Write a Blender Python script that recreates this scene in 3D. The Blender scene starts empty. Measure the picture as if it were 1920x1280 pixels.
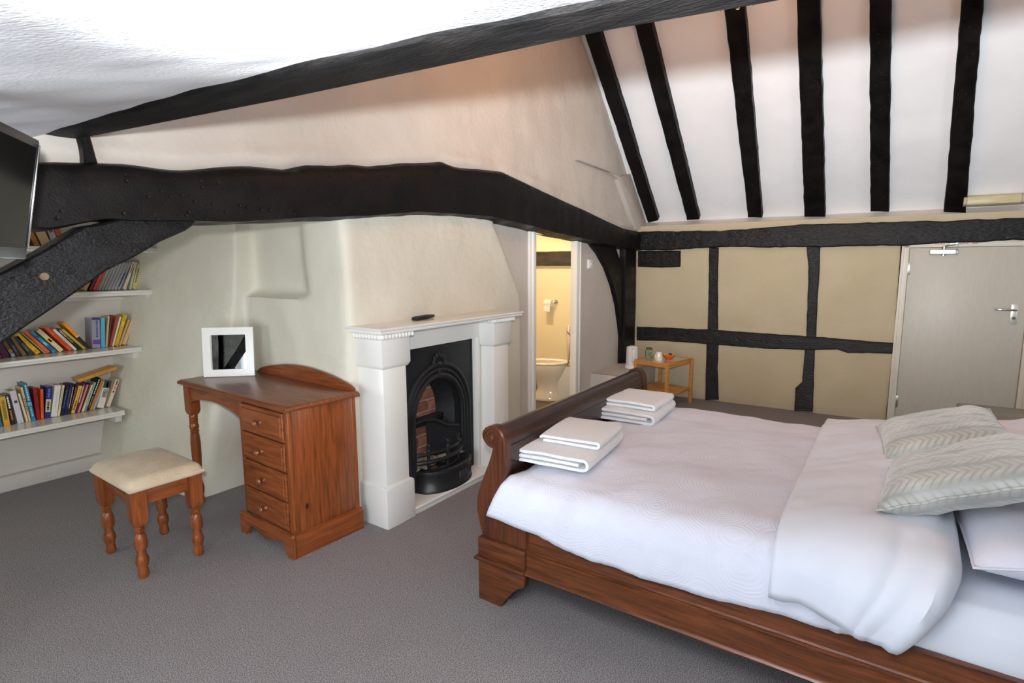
import bpy, bmesh, math, random
from mathutils import Vector, Matrix, noise
random.seed(7)
D = bpy.data
SC = bpy.context.scene
COL = SC.collection
R = math.radians

# ------------------------------------------------------------------ camera
H = 1.45
YAW, PITCH, ROLL, FPX = R(34.6), R(7.9), R(-.26), 1040.0
_f = Vector((math.cos(YAW)*math.cos(PITCH), math.sin(YAW)*math.cos(PITCH), -math.sin(PITCH)))
_r = Vector((math.sin(YAW), -math.cos(YAW), 0)); _u = _r.cross(_f)
RT = math.cos(ROLL)*_r + math.sin(ROLL)*_u
UP = -math.sin(ROLL)*_r + math.cos(ROLL)*_u
cam_d = D.cameras.new('camera'); cam = D.objects.new('camera', cam_d); COL.objects.link(cam)
cam_d.sensor_width = 36; cam_d.lens = FPX/1920*36; cam_d.clip_start = .02
mw = Matrix.Identity(4)
for i in range(3):
    mw[i][0] = RT[i]; mw[i][1] = UP[i]; mw[i][2] = -_f[i]
mw[2][3] = H
cam.matrix_world = mw
SC.camera = cam

# ------------------------------------------------------------------ light and exposure
SC.view_settings.view_transform = 'Standard'; SC.view_settings.look = 'None'
SC.view_settings.gamma = 1; SC.view_settings.use_curve_mapping = False
SC.view_settings.exposure = 0.0
W = D.worlds.new('sky'); SC.world = W; W.use_nodes = True
W.node_tree.nodes['Background'].inputs[0].default_value = (.72, .85, 1, 1)
W.node_tree.nodes['Background'].inputs[1].default_value = 1.0
def area(name, loc, direction, sx, sy, power, col):
    l = D.lights.new(name, 'AREA'); l.shape = 'RECTANGLE'; l.size = sx; l.size_y = sy; l.energy = power; l.color = col
    o = D.objects.new(name, l); COL.objects.link(o); o.location = loc
    o.rotation_euler = Vector(direction).to_track_quat('-Z', 'Y').to_euler(); return o
# daylight entering by the windows of the room (behind and beside the camera, and in the alcove)
area('window_daylight_side', (-.98, 1.0, .80), (1, .12, -.02), 1.30, .80, 37, (.80, .90, 1.0))
area('window_daylight_rear', (2.3, -2.98, 1.25), (0, 1, -.12), 1.7, 1.1, 25, (.80, .92, 1.0))
area('window_daylight_alcove', (-.98, 3.5, .95), (1, -.06, -.03), 1.0, .75, 12, (.96, 1.0, .92))
# the speedlight on the camera that lit the photograph: its tilted, swivelled head, an added wide spot that fills the gable's left side, and its bounce off the ceiling
def flash(name, yaw, elev, size, blend, power, col, loc=(-.05, -.03, 1.565), rad=.03):
    l = D.lights.new(name, 'SPOT'); l.energy = power; l.spot_size = R(size); l.spot_blend = blend; l.shadow_soft_size = rad; l.color = col
    o = D.objects.new(name, l); COL.objects.link(o); o.location = loc
    d = Vector((math.cos(R(yaw))*math.cos(R(elev)), math.sin(R(yaw))*math.cos(R(elev)), math.sin(R(elev))))
    o.rotation_euler = d.to_track_quat('-Z', 'Y').to_euler(); return o
flash('camera_flash_head', 4, 28, 104, 1.0, 860, (.93, .97, 1.0))
flash('camera_flash_fill', 64, 30, 150, .8, 225, (.97, .98, 1.0), rad=.035)
flash('camera_flash_bounce', 63, 54, 83, .15, 4600, (.92, .965, 1.0), loc=(-.08, -.06, 1.525))

# ------------------------------------------------------------------ helpers
def ray(u, v):
    return RT*((u-960)/FPX) - UP*((v-640)/FPX) + _f
O = Vector((0, 0, H))
def PZ(u, v, z): d = ray(u, v); return O + d*((z-H)/d.z)
def PY(u, v, y): d = ray(u, v); return O + d*(y/d.y)
def PX(u, v, x): d = ray(u, v); return O + d*(x/d.x)
def PP(u, v, p, n): d = ray(u, v); return O + d*((p-O).dot(n)/d.dot(n))
def nz(x, y=0, z=0): return noise.noise(Vector((x, y, z)))
def lerp(a, b, t): return a+(b-a)*t
def interp(tab, x):
    if x <= tab[0][0]: return tab[0][1]
    for (a, b), (c, d) in zip(tab, tab[1:]):
        if x <= c: return lerp(b, d, (x-a)/(c-a) if c > a else 0)
    return tab[-1][1]
def sstep(a, b, x):
    t = max(0, min(1, (x-a)/(b-a))); return t*t*(3-2*t)

class MB:
    def __init__(s): s.v = []; s.f = []
    def add(s, vs, fs):
        o = len(s.v); s.v += [tuple(q) for q in vs]; s.f += [tuple(i+o for i in q) for q in fs]; return s
    def box(s, x0, x1, y0, y1, z0, z1):
        return s.add([(x0,y0,z0),(x1,y0,z0),(x1,y1,z0),(x0,y1,z0),(x0,y0,z1),(x1,y0,z1),(x1,y1,z1),(x0,y1,z1)],
                     [(0,3,2,1),(4,5,6,7),(0,1,5,4),(1,2,6,5),(2,3,7,6),(3,0,4,7)])
    def hexa(s, a, b):      # two quads of 4 points
        return s.add(list(a)+list(b), [(0,3,2,1),(4,5,6,7),(0,1,5,4),(1,2,6,5),(2,3,7,6),(3,0,4,7)])
    def loft(s, rings, closed=True, caps=True, wrap=False):
        n = len(rings[0]); vs = [q for r in rings for q in r]; fs = []
        m = len(rings)
        for i in range(m if wrap else m-1):
            for j in range(n if closed else n-1):
                a = i*n+j; b = i*n+(j+1) % n; i2 = (i+1) % m
                fs.append((a, b, i2*n+(j+1) % n, i2*n+j))
        if caps and not wrap:
            fs.append(tuple(range(n))[::-1]); fs.append(tuple((m-1)*n+j for j in range(n)))
        return s.add(vs, fs)
    def lathe(s, prof, n=24, c=(0, 0, 0), ax='Z', caps=True):
        rings = []
        for r, h in prof:
            ring = []
            for k in range(n):
                a = 2*math.pi*k/n; p, q = r*math.cos(a), r*math.sin(a)
                if ax == 'Z': t = (c[0]+p, c[1]+q, c[2]+h)
                elif ax == 'X': t = (c[0]+h, c[1]+p, c[2]+q)
                else: t = (c[0]+q, c[1]+h, c[2]+p)
                ring.append(t)
            rings.append(ring)
        return s.loft(rings, True, caps)
    def tube(s, pts, r, n=10, wrap=False):
        pts = [Vector(p) for p in pts]; rings = []; m = len(pts)
        prev = None
        for i, p in enumerate(pts):
            if wrap: t = pts[(i+1) % m]-pts[i-1]
            else: t = pts[min(i+1, m-1)]-pts[max(i-1, 0)]
            t.normalize()
            if prev is None:
                a = Vector((0, 0, 1)) if abs(t.z) < .9 else Vector((1, 0, 0))
                x = t.cross(a).normalized()
            else: x = (prev-t*prev.dot(t)).normalized()
            prev = x; y = t.cross(x)
            rr = r[i] if isinstance(r, (list, tuple)) else r
            rings.append([p+x*rr*math.cos(2*math.pi*k/n)+y*rr*math.sin(2*math.pi*k/n) for k in range(n)])
        return s.loft(rings, True, True, wrap)
    def prism(s, poly, fr, t0, t1):  # poly 2d, fr(a,b,d)->3d
        n = len(poly)
        return s.add([fr(a, b, t0) for a, b in poly]+[fr(a, b, t1) for a, b in poly],
                     [tuple(range(n))[::-1], tuple(range(n, 2*n))]+[(i, (i+1) % n, n+(i+1) % n, n+i) for i in range(n)])
    def grid(s, fn, nu, nv, skip=None):
        vs = [fn(i/nu, j/nv) for i in range(nu+1) for j in range(nv+1)]
        fs = [(i*(nv+1)+j, (i+1)*(nv+1)+j, (i+1)*(nv+1)+j+1, i*(nv+1)+j+1) for i in range(nu) for j in range(nv)
              if not (skip and skip((i+.5)/nu, (j+.5)/nv))]
        return s.add(vs, fs)
    def sphere(s, c, r, nu=12, nv=8, sc=(1, 1, 1)):
        prof = [(max(1e-4, r*math.sin(math.pi*k/nv)), -r*math.cos(math.pi*k/nv)) for k in range(nv+1)]
        m = MB().lathe(prof, nu)
        return s.add([(c[0]+x*sc[0], c[1]+y*sc[1], c[2]+z*sc[2]) for x, y, z in m.v], m.f)
    def build(s, name, mat, parent=None, bevel=0, seg=2, smooth=35, loc=None, rot=None, recalc=True):
        me = D.meshes.new(name); bm = bmesh.new()
        vs = [bm.verts.new(v) for v in s.v]
        for f in s.f:
            try: bm.faces.new([vs[i] for i in f])
            except ValueError: pass
        bmesh.ops.remove_doubles(bm, verts=bm.verts, dist=1e-5)
        if recalc: bmesh.ops.recalc_face_normals(bm, faces=bm.faces)
        if bevel:
            es = [e for e in bm.edges if len(e.link_faces) == 2 and e.calc_face_angle(0) > R(30)]
            bmesh.ops.bevel(bm, geom=es, offset=bevel, segments=seg, profile=.5, affect='EDGES', clamp_overlap=True)
        bm.to_mesh(me); bm.free()
        me.materials.append(mat)
        if smooth:
            me.shade_smooth(); me.set_sharp_from_angle(angle=R(smooth))
        o = D.objects.new(name, me); COL.objects.link(o)
        if parent: o.parent = parent
        if loc: o.location = loc
        if rot: o.rotation_euler = rot
        return o

def tag(o, label, cat, group=None):
    o['label'] = label; o['category'] = cat
    if group: o['group'] = group
    return o
def thing(name, label, cat, loc=(0, 0, 0), rot=(0, 0, 0), group=None):
    o = D.objects.new(name, None); COL.objects.link(o); o.location = loc; o.rotation_euler = rot
    o.empty_display_size = .1
    return tag(o, label, cat, group)
def struct(o, label=None):
    o['kind'] = 'structure'
    if label: o['label'] = label
    return o

# ------------------------------------------------------------------ materials
def S(r, g, b):   # sRGB 0-255 to linear
    f = lambda c: (c/255/12.92 if c/255 <= .04045 else ((c/255+.055)/1.055)**2.4)
    return (f(r), f(g), f(b), 1)
def mat(name, col, col2=None, vs=4., rough=.5, metal=0, bump=0, bs=40., bd=6, stretch=(1, 1, 1), coat=0, spec=.5,
        r2=None, detail=4, dist=0., contrast=(.3, .7), bump2=None, sheen=0, emit=None, trans=0, ior=1.45):
    m = D.materials.new(name); m.use_nodes = True
    nt = m.node_tree; N = nt.nodes; L = nt.links
    b = N['Principled BSDF']
    b.inputs['Base Color'].default_value = col; b.inputs['Roughness'].default_value = rough
    b.inputs['Metallic'].default_value = metal; b.inputs['Specular IOR Level'].default_value = spec
    b.inputs['Coat Weight'].default_value = coat; b.inputs['Coat Roughness'].default_value = .15
    b.inputs['Sheen Weight'].default_value = sheen; b.inputs['IOR'].default_value = ior
    b.inputs['Transmission Weight'].default_value = trans
    if emit:
        b.inputs['Emission Color'].default_value = emit[0]; b.inputs['Emission Strength'].default_value = emit[1]
    if col2 or bump:
        tc = N.new('ShaderNodeTexCoord'); mp = N.new('ShaderNodeMapping'); mp.inputs['Scale'].default_value = stretch
        L.new(tc.outputs['Object'], mp.inputs['Vector'])
    if col2:
        n1 = N.new('ShaderNodeTexNoise'); n1.inputs['Scale'].default_value = vs; n1.inputs['Detail'].default_value = detail
        n1.inputs['Distortion'].default_value = dist
        rp = N.new('ShaderNodeValToRGB'); rp.color_ramp.elements[0].position = contrast[0]; rp.color_ramp.elements[1].position = contrast[1]
        rp.color_ramp.elements[0].color = col; rp.color_ramp.elements[1].color = col2
        L.new(mp.outputs[0], n1.inputs['Vector']); L.new(n1.outputs['Fac'], rp.inputs[0]); L.new(rp.outputs[0], b.inputs['Base Color'])
        if r2 is not None:
            mr = N.new('ShaderNodeMapRange'); mr.inputs[3].default_value = rough; mr.inputs[4].default_value = r2
            mr.inputs[1].default_value = .3; mr.inputs[2].default_value = .7
            L.new(n1.outputs['Fac'], mr.inputs[0]); L.new(mr.outputs[0], b.inputs['Roughness'])
    if bump:
        n2 = N.new('ShaderNodeTexNoise'); n2.inputs['Scale'].default_value = bs; n2.inputs['Detail'].default_value = bd
        L.new(mp.outputs[0], n2.inputs['Vector'])
        bp = N.new('ShaderNodeBump'); bp.inputs['Strength'].default_value = bump; bp.inputs['Distance'].default_value = .01
        L.new(n2.outputs['Fac'], bp.inputs['Height'])
        if bump2:
            n3 = N.new('ShaderNodeTexNoise'); n3.inputs['Scale'].default_value = bump2[0]; n3.inputs['Detail'].default_value = 3
            L.new(tc.outputs['Object'], n3.inputs['Vector'])
            b2 = N.new('ShaderNodeBump'); b2.inputs['Strength'].default_value = bump2[1]; b2.inputs['Distance'].default_value = .03
            L.new(n3.outputs['Fac'], b2.inputs['Height']); L.new(b2.outputs[0], bp.inputs['Normal'])
        L.new(bp.outputs[0], b.inputs['Normal'])
    return m
def wood(name, c1, c2, axis, rough=.35, coat=.25, sc=5., bump=.08, spec=.4, knots=False):
    st = {'X': (1, 14, 14), 'Y': (14, 1, 14), 'Z': (14, 14, 1)}[axis]
    m = mat(name, c1, c2, vs=sc, rough=rough, coat=coat, spec=spec, stretch=st, detail=7, dist=.6, contrast=(.32, .68), bump=bump, bs=sc*3)
    if knots:
        N = m.node_tree.nodes; L = m.node_tree.links; b = N['Principled BSDF']; src = b.inputs['Base Color'].links[0].from_socket
        tc = N.new('ShaderNodeTexCoord'); mp = N.new('ShaderNodeMapping'); mp.inputs['Scale'].default_value = {'X': (.55, 1, 1), 'Y': (1, .55, 1), 'Z': (1, 1, .55)}[axis]
        vo = N.new('ShaderNodeTexVoronoi'); vo.inputs['Scale'].default_value = 6.5; mr = N.new('ShaderNodeMapRange')
        for i, q in enumerate((.035, .085, 1.0, 0.0)): mr.inputs[i+1].default_value = q
        mx = N.new('ShaderNodeMix'); mx.data_type = 'RGBA'; mx.inputs[7].default_value = S(52, 24, 12)
        L.new(tc.outputs['Object'], mp.inputs['Vector']); L.new(mp.outputs[0], vo.inputs['Vector']); L.new(vo.outputs['Distance'], mr.inputs[0]); L.new(mr.outputs[0], mx.inputs[0]); L.new(src, mx.inputs[6]); L.new(mx.outputs[2], b.inputs['Base Color'])
    return m
M = {}
M['gable'] = mat('plaster_cream', S(203, 196, 187), S(195, 187, 177), vs=2.5, rough=.75, bump=.25, bs=30, bump2=(5, .35))
M['panel'] = mat('plaster_buff', S(194, 181, 152), S(186, 172, 141), vs=3, rough=.8, bump=.2, bs=40, bump2=(6, .2))
M['chimney'] = mat('plaster_chimney', S(218, 213, 198), S(210, 205, 188), vs=3, rough=.72, bump=.25, bs=28, bump2=(6, .4))
M['alcove'] = mat('paint_alcove', S(212, 206, 198), S(204, 198, 188), vs=2, rough=.6, bump=.12, bs=25)
M['slope'] = mat('plaster_white', S(239, 239, 241), S(233, 233, 235), vs=2, rough=.75, bump=.15, bs=30, bump2=(4, .2))
M['ceil'] = mat('ceiling_woodchip', S(238, 238, 239), S(233, 233, 235), vs=6, rough=.75, bump=.22, bs=110, bd=3, bump2=(7, .12))
M['carpet'] = mat('carpet', S(166, 160, 160), S(106, 101, 102), vs=240, rough=1, spec=.1, bump=.5, bs=300, bd=3, detail=4, contrast=(.42, .58))
M['black'] = mat('black_timber', S(13, 12, 13), S(24, 20, 19), vs=9, rough=.34, r2=.62, bump=.16, bs=120, bd=10, bump2=(6, .16), spec=.17)
M['blackX'] = mat('black_timber_grain', S(13, 12, 13), S(26, 24, 24), vs=9, rough=.3, r2=.5, bump=1.0, bs=26, bd=10, stretch=(1, 1, 4), bump2=(9, .35), spec=.4)
def specks(m, scale, strength, thr=.16):      # adze dents that catch the light
    N = m.node_tree.nodes; L = m.node_tree.links; b = N['Principled BSDF']; prev = b.inputs['Normal'].links[0].from_socket
    tc = N.new('ShaderNodeTexCoord'); vo = N.new('ShaderNodeTexVoronoi'); vo.inputs['Scale'].default_value = scale
    mr = N.new('ShaderNodeMapRange'); mr.inputs[1].default_value = 0; mr.inputs[2].default_value = thr; mr.inputs[3].default_value = 0; mr.inputs[4].default_value = 1
    bp = N.new('ShaderNodeBump'); bp.inputs['Strength'].default_value = strength; bp.inputs['Distance'].default_value = .012
    L.new(tc.outputs['Object'], vo.inputs['Vector']); L.new(vo.outputs['Distance'], mr.inputs[0]); L.new(mr.outputs[0], bp.inputs['Height']); L.new(prev, bp.inputs['Normal']); L.new(bp.outputs[0], b.inputs['Normal'])
specks(M['black'], 26, .55, .2)
M['brace'] = mat('brace_timber', S(12, 12, 14), S(22, 21, 22), vs=9, rough=.22, r2=.45, bump=.4, bs=110, bd=10, stretch=(1, 1, 2), bump2=(8, .15), spec=.26)
specks(M['brace'], 80, .4, .25)
M['gloss'] = mat('white_gloss', S(236, 234, 228), rough=.22, bump=.04, bs=12, coat=.2)
M['frame'] = mat('frame_cream', S(222, 214, 200), S(214, 205, 190), vs=5, rough=.4)
M['shelf'] = mat('shelf_white', S(226, 220, 212), rough=.2, coat=.3)
M['iron'] = mat('cast_iron', S(21, 22, 24), S(30, 31, 33), vs=30, rough=.42, bump=.15, bs=120)
M['pineX'] = wood('pine_x', S(142, 77, 37), S(98, 48, 21), 'X', coat=.12, knots=True)
M['pineY'] = wood('pine_y', S(142, 77, 37), S(98, 48, 21), 'Y', coat=.12, knots=True)
M['pineZ'] = wood('pine_z', S(144, 78, 37), S(100, 49, 21), 'Z', coat=.12, knots=True)
M['pine_top'] = wood('pine_top', S(130, 72, 40), S(96, 50, 26), 'Y', rough=.3, coat=.2)
M['mahX'] = wood('mahogany_x', S(58, 31, 22), S(30, 15, 11), 'X', rough=.3, coat=.18)
M['mahY'] = wood('mahogany_y', S(98, 54, 28), S(54, 26, 13), 'Y', rough=.36, coat=.04, spec=.3)
M['mahZ'] = wood('mahogany_z', S(88, 48, 28), S(50, 24, 14), 'Z', rough=.34, coat=.06, spec=.3)
M['bamboo'] = wood('bamboo', S(214, 158, 92), S(184, 122, 62), 'X', rough=.4, coat=.1)
M['chrome'] = mat('chrome', S(210, 210, 212), rough=.16, metal=1)
M['steel'] = mat('brushed_steel', S(200, 200, 196), rough=.3, metal=1)
M['dark'] = mat('dark_plastic', S(26, 26, 27), rough=.35)
M['white_pl'] = mat('white_plastic', S(232, 228, 224), rough=.3)
M['ceramic'] = mat('white_ceramic', S(240, 234, 222), rough=.1, coat=.4)
M['towel'] = mat('towel', S(250, 250, 250), S(242, 242, 242), vs=160, rough=1, bump=.5, bs=260, bd=2, sheen=.3)
M['pages'] = mat('pages', S(196, 178, 148), S(170, 150, 118), vs=60, rough=.9, stretch=(30, 1, 1))
# ================================================================== THE ROOM
PLE = [(-3.1, 1.07), (.2, .965), (.49, .93), (.81, .87), (1.14, .82), (1.56, .775), (2.13, .735), (2.46, .70)]      # purlin edges
PRE = [(-3.1, 1.26), (.2, 1.12), (.5, 1.06), (.9, 1.02), (1.4, .965), (2.46, .82)]
ZP, KL = 1.90, .27
TS = Vector((-.7313, 0, .682)); NS = Vector((-.682, 0, -.7313)); P2 = Vector((6.2145, 0, 1.9118))   # door-side roof slope
def roof_z(x):
    if x < .72: return ZP+.005-KL*(.72-x)
    if x < 1.0: return 1.98
    return min(2.03+(x-1)*.93, 3.7, 1.9118+(6.2145-x)*.9325)
# floor
fl_o = struct(MB().box(-1.15, 6.2, -3.15, 4.85, -.06, 0).build('floor', M['carpet'], smooth=0), 'grey-beige carpet across the whole bedroom')
M['wc_tile'] = mat('wc_floor', S(96, 86, 72), S(70, 62, 52), vs=6, rough=.4)
struct(MB().box(3.72, 6.3, 2.46, 4.7, 0, .006).build('floor_bathroom', M['wc_tile'], smooth=0), 'dark tiled floor of the small toilet room')

# gable wall above the tie beam
BTOP = [((65,300)), (160,303), (240,305), (340,318), (420,312), (470,309), (515,313), (545,318), (565,312), (585,308), (630,309), (668,306), (700,311), (760,305), (800,304), (838,301), (853,308), (870,313), (925,318), (950,321), (1000,345), (1050,369), (1100,392), (1145,414), (1175,428)]
BBOT = [(60,430), (100,432), (135,426), (165,418), (200,413), (250,417), (345,418), (440,420), (500,417), (560,414), (640,411), (700,409), (745,405), (790,402), (860,405), (925,411), (965,420), (1000,428), (1045,440), (1090,449), (1140,459), (1180,467)]
BY = 2.335
btop = [(p.x, p.z) for p in (PY(u, v, BY) for u, v in BTOP)]
bbot = [(p.x, p.z) for p in (PY(u, v, BY) for u, v in BBOT)]
btop = [(-1.1, 1.76)]+btop+[(5.96, 1.80)]
bbot = [(-1.1, 1.52)]+bbot+[(5.96, 1.60)]
def gable(u, v):
    x = lerp(-1.12, 6.28, u); zb = (interp(btop, x)*.6+interp(bbot, x)*.4); zt = max(zb+.02, roof_z(x)+.05)
    z = lerp(zb, zt, v)
    y = 2.425+.012*nz(x*1.3, z*1.3, 3)+.006*nz(x*5, z*5, 1)
    e = z-interp(btop, x)                         # plaster swells out over the top of the beam
    if 0 < e < .16: y -= .035*math.exp(-((e-.05)/.045)**2)*(.5+nz(x*2.2, 8, 4))
    return (x, y, z)
g = MB().grid(gable, 190, 60)
struct(g.build('wall_gable', M['gable'], smooth=60), 'cream plaster gable wall above the curved beam')
# plastered-over principal rafter at the right end of the gable
pl = [PY(*q, 2.39) for q in ((1083,300), (1162,331), (1180,326), (1212,424), (1192,431), (1158,336), (1140,322))]
m = MB(); n = len(pl)
m.add([(q.x, 2.38, q.z) for q in pl]+[(q.x, 2.46, q.z) for q in pl], [tuple(range(n)), tuple(range(n, 2*n))[::-1]]+[(i, (i+1) % n, n+(i+1) % n, n+i) for i in range(n)])
struct(m.build('trim_1', M['gable'], bevel=.008), 'plastered-over timber ridge beside the first rafter')

# sloping woodchip ceiling on the camera side
def lceil(u, v):
    y = lerp(-3.12, 2.47, v); xl = interp(PLE, y)+.03; x = lerp(-1.12, xl, u)
    return (x, y, ZP+.012-KL*(xl-x)+.006*nz(x*2, y*2, 5)+.004*nz(x*7, y*7, 2)-.02*max(0, 1-abs(x-.66)/.12)*sstep(2.2, 2.47, y))
m = MB().grid(lceil, 60, 120); k = len(m.v)
struct(m.build('ceiling', M['ceil'], smooth=60), 'sloping white textured ceiling in the foreground')
m = MB()
m.hexa([(1.1, -3.12, 2.0), (2.8, -3.12, 3.70), (2.8, -3.12, 3.76), (1.02, -3.12, 2.06)], [(.93, 2.47, 1.97), (2.8, 2.47, 3.70), (2.8, 2.47, 3.76), (.86, 2.47, 2.03)])
m.box(2.78, 4.32, -3.12, 2.47, 3.70, 3.76)
struct(m.build('ceiling_upper', M['slope'], smooth=0), 'upper roof slope and collar ceiling')
# door-side slope
def rs(a, y, d=0): return P2+TS*a+NS*d+Vector((0, y, 0))
def rslope(u, v):
    a = lerp(-.03, 2.66, u); y = lerp(2.47, -3.12, v)
    return rs(a, y, .010*nz(a*2, y*2, 9)+.004*nz(a*6, y*6, 4))
struct(MB().grid(rslope, 60, 110).build('ceiling_rafters', M['slope'], smooth=60), 'white plaster roof slope between the black rafters')

# door-side wall
C0 = Vector((5.943, 2.45, 0)); EW = Vector((.0396, -.99922, 0)); NW = Vector((-.99922, -.0396, 0))
def dw(s, z, d=0): return C0+EW*s+NW*d+Vector((0, 0, z))
def DW(u, v, d=.0):
    q = PP(u, v, C0+NW*d, NW)-C0; return (q.dot(EW), q.z)
m = MB()
for s0, s1, z0, z1 in ((-.1, 2.50, 0, 1.86), (3.37, 5.7, 0, 1.86), (2.50, 3.37, 1.6, 1.86)):
    m.hexa([dw(s0, z0, -.02), dw(s1, z0, -.02), dw(s1, z1, -.02), dw(s0, z1, -.02)], [dw(s0, z0, -.14), dw(s1, z0, -.14), dw(s1, z1, -.14), dw(s0, z1, -.14)])
m.hexa([dw(2.5, 0, -.10), dw(3.37, 0, -.10), dw(3.37, 1.7, -.10), dw(2.5, 1.7, -.10)], [dw(2.5, 0, -.14), dw(3.37, 0, -.14), dw(3.37, 1.7, -.14), dw(2.5, 1.7, -.14)])
wr = struct(m.build('wall_right', M['panel'], smooth=0), 'timber-framed wall with buff plaster panels and the entrance door')
def infill(s0, s1, z0, z1, seed):
    def f(u, v):
        s = lerp(s0, s1, u); z = lerp(z0, z1, v); ed = min(u, 1-u)*(s1-s0), min(v, 1-v)*(z1-z0)
        d = .012*sstep(0, .07, min(ed))+.005*nz(s*3, z*3, seed)
        return dw(s, z, d-.004)
    return MB().grid(f, 24, 20).build('infill_panel', M['panel'], wr, smooth=60)
for i, (s0, s1) in enumerate(((.02, .90), (.86, 1.80), (1.78, 2.50))):
    infill(s0, s1, .0, .66, i); infill(s0, s1, .66, 1.62, i+5)
infill(3.37, 5.6, 0, 1.62, 11)
def band(u, v):
    s = lerp(-.05, 5.7, v); x0 = dw(s, 1.79, -.03); x1 = Vector((6.225, x0.y, 1.925))
    q = x0.lerp(x1, u); q.z += .004*nz(q.y*4, u, 3); return q
struct(MB().grid(band, 6, 90).build('trim_2', M['gable'], smooth=60), 'cream plaster band between wall plate and rafter feet')

# chimney mass (stepped, leaning plaster) with the alcove beside it
AX = [(0, 1.485), (1.8, 1.86)]
BX = [(0, 1.60), (.5, 1.735), (1.12, 1.90), (1.3, 1.925), (1.8, 1.97)]
CX = [(0, 1.985), (1.25, 2.0), (1.8, 2.0)]
DX = [(0, 1.957), (1.27, 1.949), (1.8, 1.932)]
EX = [(0, 3.66), (1.16, 3.66), (1.3, 3.585), (1.78, 3.27)]
HX0, HX1, HZ1 = 2.30, 2.90, .80
SEG = (22, 9, 30, 60, 4)
def chim_row(z):
    A = Vector((interp(AX, z), 4.73)); B = Vector((interp(BX, z), 3.50)); Cc = Vector((interp(CX, z), 3.495))
    Dd = Vector((interp(DX, z), 2.42)); E = Vector((interp(EX, z), 2.42)); F = Vector((interp(EX, z)+(.05 if z > 1.2 else .0), 2.50))
    P = [A, B, Cc, Dd, E, F]; pts = []
    for k, n in enumerate(SEG):
        for i in range(n): pts.append(P[k].lerp(P[k+1], i/n))
    pts.append(F)
    rec = sstep(1.255, 1.285, z)
    for i, q in enumerate(pts):
        k = SEG[0]+SEG[1]
        if k <= i <= k+SEG[2]: q.x += .085*rec*sstep(2.80, 2.92, q.y)
        if k-4 <= i < k: q.x += .085*rec*(1-(k-i)/5)
    for _ in range(3):
        pts = [pts[0]]+[(pts[i-1]+pts[i]*2+pts[i+1])/4 for i in range(1, len(pts)-1)]+[pts[-1]]
    out = []
    for i, q in enumerate(pts):
        t = (pts[min(i+1, len(pts)-1)]-pts[max(i-1, 0)]); t = Vector((t.y, -t.x)).normalized()
        inside = SEG[0]+SEG[1]+SEG[2]
        a = .5 if i > inside else 1
        w = a*(.016*nz(q.x*1.7, q.y*1.7, z*1.5)+.006*nz(q.x*6, q.y*6, z*5))
        if i < SEG[0]: w += .02*math.sin(z*2.2)*math.sin(math.pi*i/SEG[0])
        q = q+t*w*(0 if i in (0, len(pts)-1) else 1)
        out.append((q.x, q.y, z))
    return out
NZ = 72
rows = [chim_row(1.80*j/NZ) for j in range(NZ+1)]
m = MB(); n = len(rows[0]); m.v = [q for r in rows for q in r]
for j in range(NZ):
    for i in range(n-1):
        a, b = rows[j][i], rows[j][i+1]; cx, cz = (a[0]+b[0])/2, 1.80*(j+.5)/NZ
        if a[1] < 2.47 and HX0 < cx < HX1 and cz < HZ1 and i > sum(SEG[:3]): continue
        m.f.append((j*n+i, j*n+i+1, (j+1)*n+i+1, (j+1)*n+i))
struct(m.build('wall_chimney', M['chimney'], smooth=60), 'stepped lumpy plaster chimney breast with a small niche')
# alcove: shelf wall, lid, left side
m = MB().grid(lambda u, v: (lerp(-1.12, 2.05, u), 4.71+.008*nz(u*5, v*4, 2), lerp(0, 1.98, v)), 60, 30)
ws = struct(m.build('wall_alcove', M['alcove'], smooth=60), 'painted back wall of the book alcove')
struct(MB().box(-1.12, 2.05, 4.66, 4.72, 0, .10).build('baseboard_alcove', M['alcove'], bevel=.006), 'painted skirting under the bookshelves')
struct(MB().box(-1.12, 2.3, 2.47, 4.78, 1.93, 1.98).build('ceiling_alcove', M['alcove'], smooth=0), 'low ceiling of the book alcove')

# partition to the toilet room
m = MB(); m.box(3.25, 3.86, 2.47, 2.505, 0, 1.86); m.box(4.64, 5.97, 2.47, 2.505, 0, 1.70); m.box(3.8, 4.7, 2.47, 2.505, 1.71, 1.86)
struct(m.build('wall_partition', M['gable'], smooth=0), 'cream partition wall round the toilet doorway')
m = MB()
m.box(3.845, 3.885, 2.435, 2.505, 0, 1.75); m.box(4.60, 4.64, 2.44, 2.505, 0, 1.74); m.box(3.86, 4.64, 2.44, 2.505, 1.695, 1.74)
m.box(3.815, 3.865, 2.452, 2.475, 0, 1.76); m.box(4.625, 4.70, 2.452, 2.475, 0, 1.70); m.box(4.632, 4.652, 2.444, 2.46, 0, 1.70); m.box(4.68, 4.70, 2.444, 2.46, 0, 1.70)
struct(m.build('door_1', M['gloss'], bevel=.003), 'white doorway frame open to the toilet room')
M['wc'] = mat('wc_paint', S(240, 226, 190), rough=.6, bump=.1, bs=20)
m = MB(); m.box(6.1, 6.2, 2.5, 4.75, 0, 2.6); m.box(3.7, 6.15, 4.65, 4.75, 0, 4.0); m.box(3.68, 3.74, 2.55, 4.7, 0, 4.0)
struct(m.build('wall_bathroom', M['wc'], smooth=0), 'warm cream walls of the toilet room')
m = MB(); m.hexa([(6.2, 2.5, 1.93), (6.2, 4.75, 1.93), (6.26, 4.75, 1.98), (6.26, 2.5, 1.98)], [(4.6, 2.5, 3.3), (4.6, 4.75, 3.3), (4.66, 4.75, 3.36), (4.66, 2.5, 3.36)]); m.box(3.7, 4.66, 2.5, 4.75, 3.3, 3.36)
struct(m.build('ceiling_bathroom', M['wc'], smooth=0), 'sloping ceiling of the toilet room')

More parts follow.
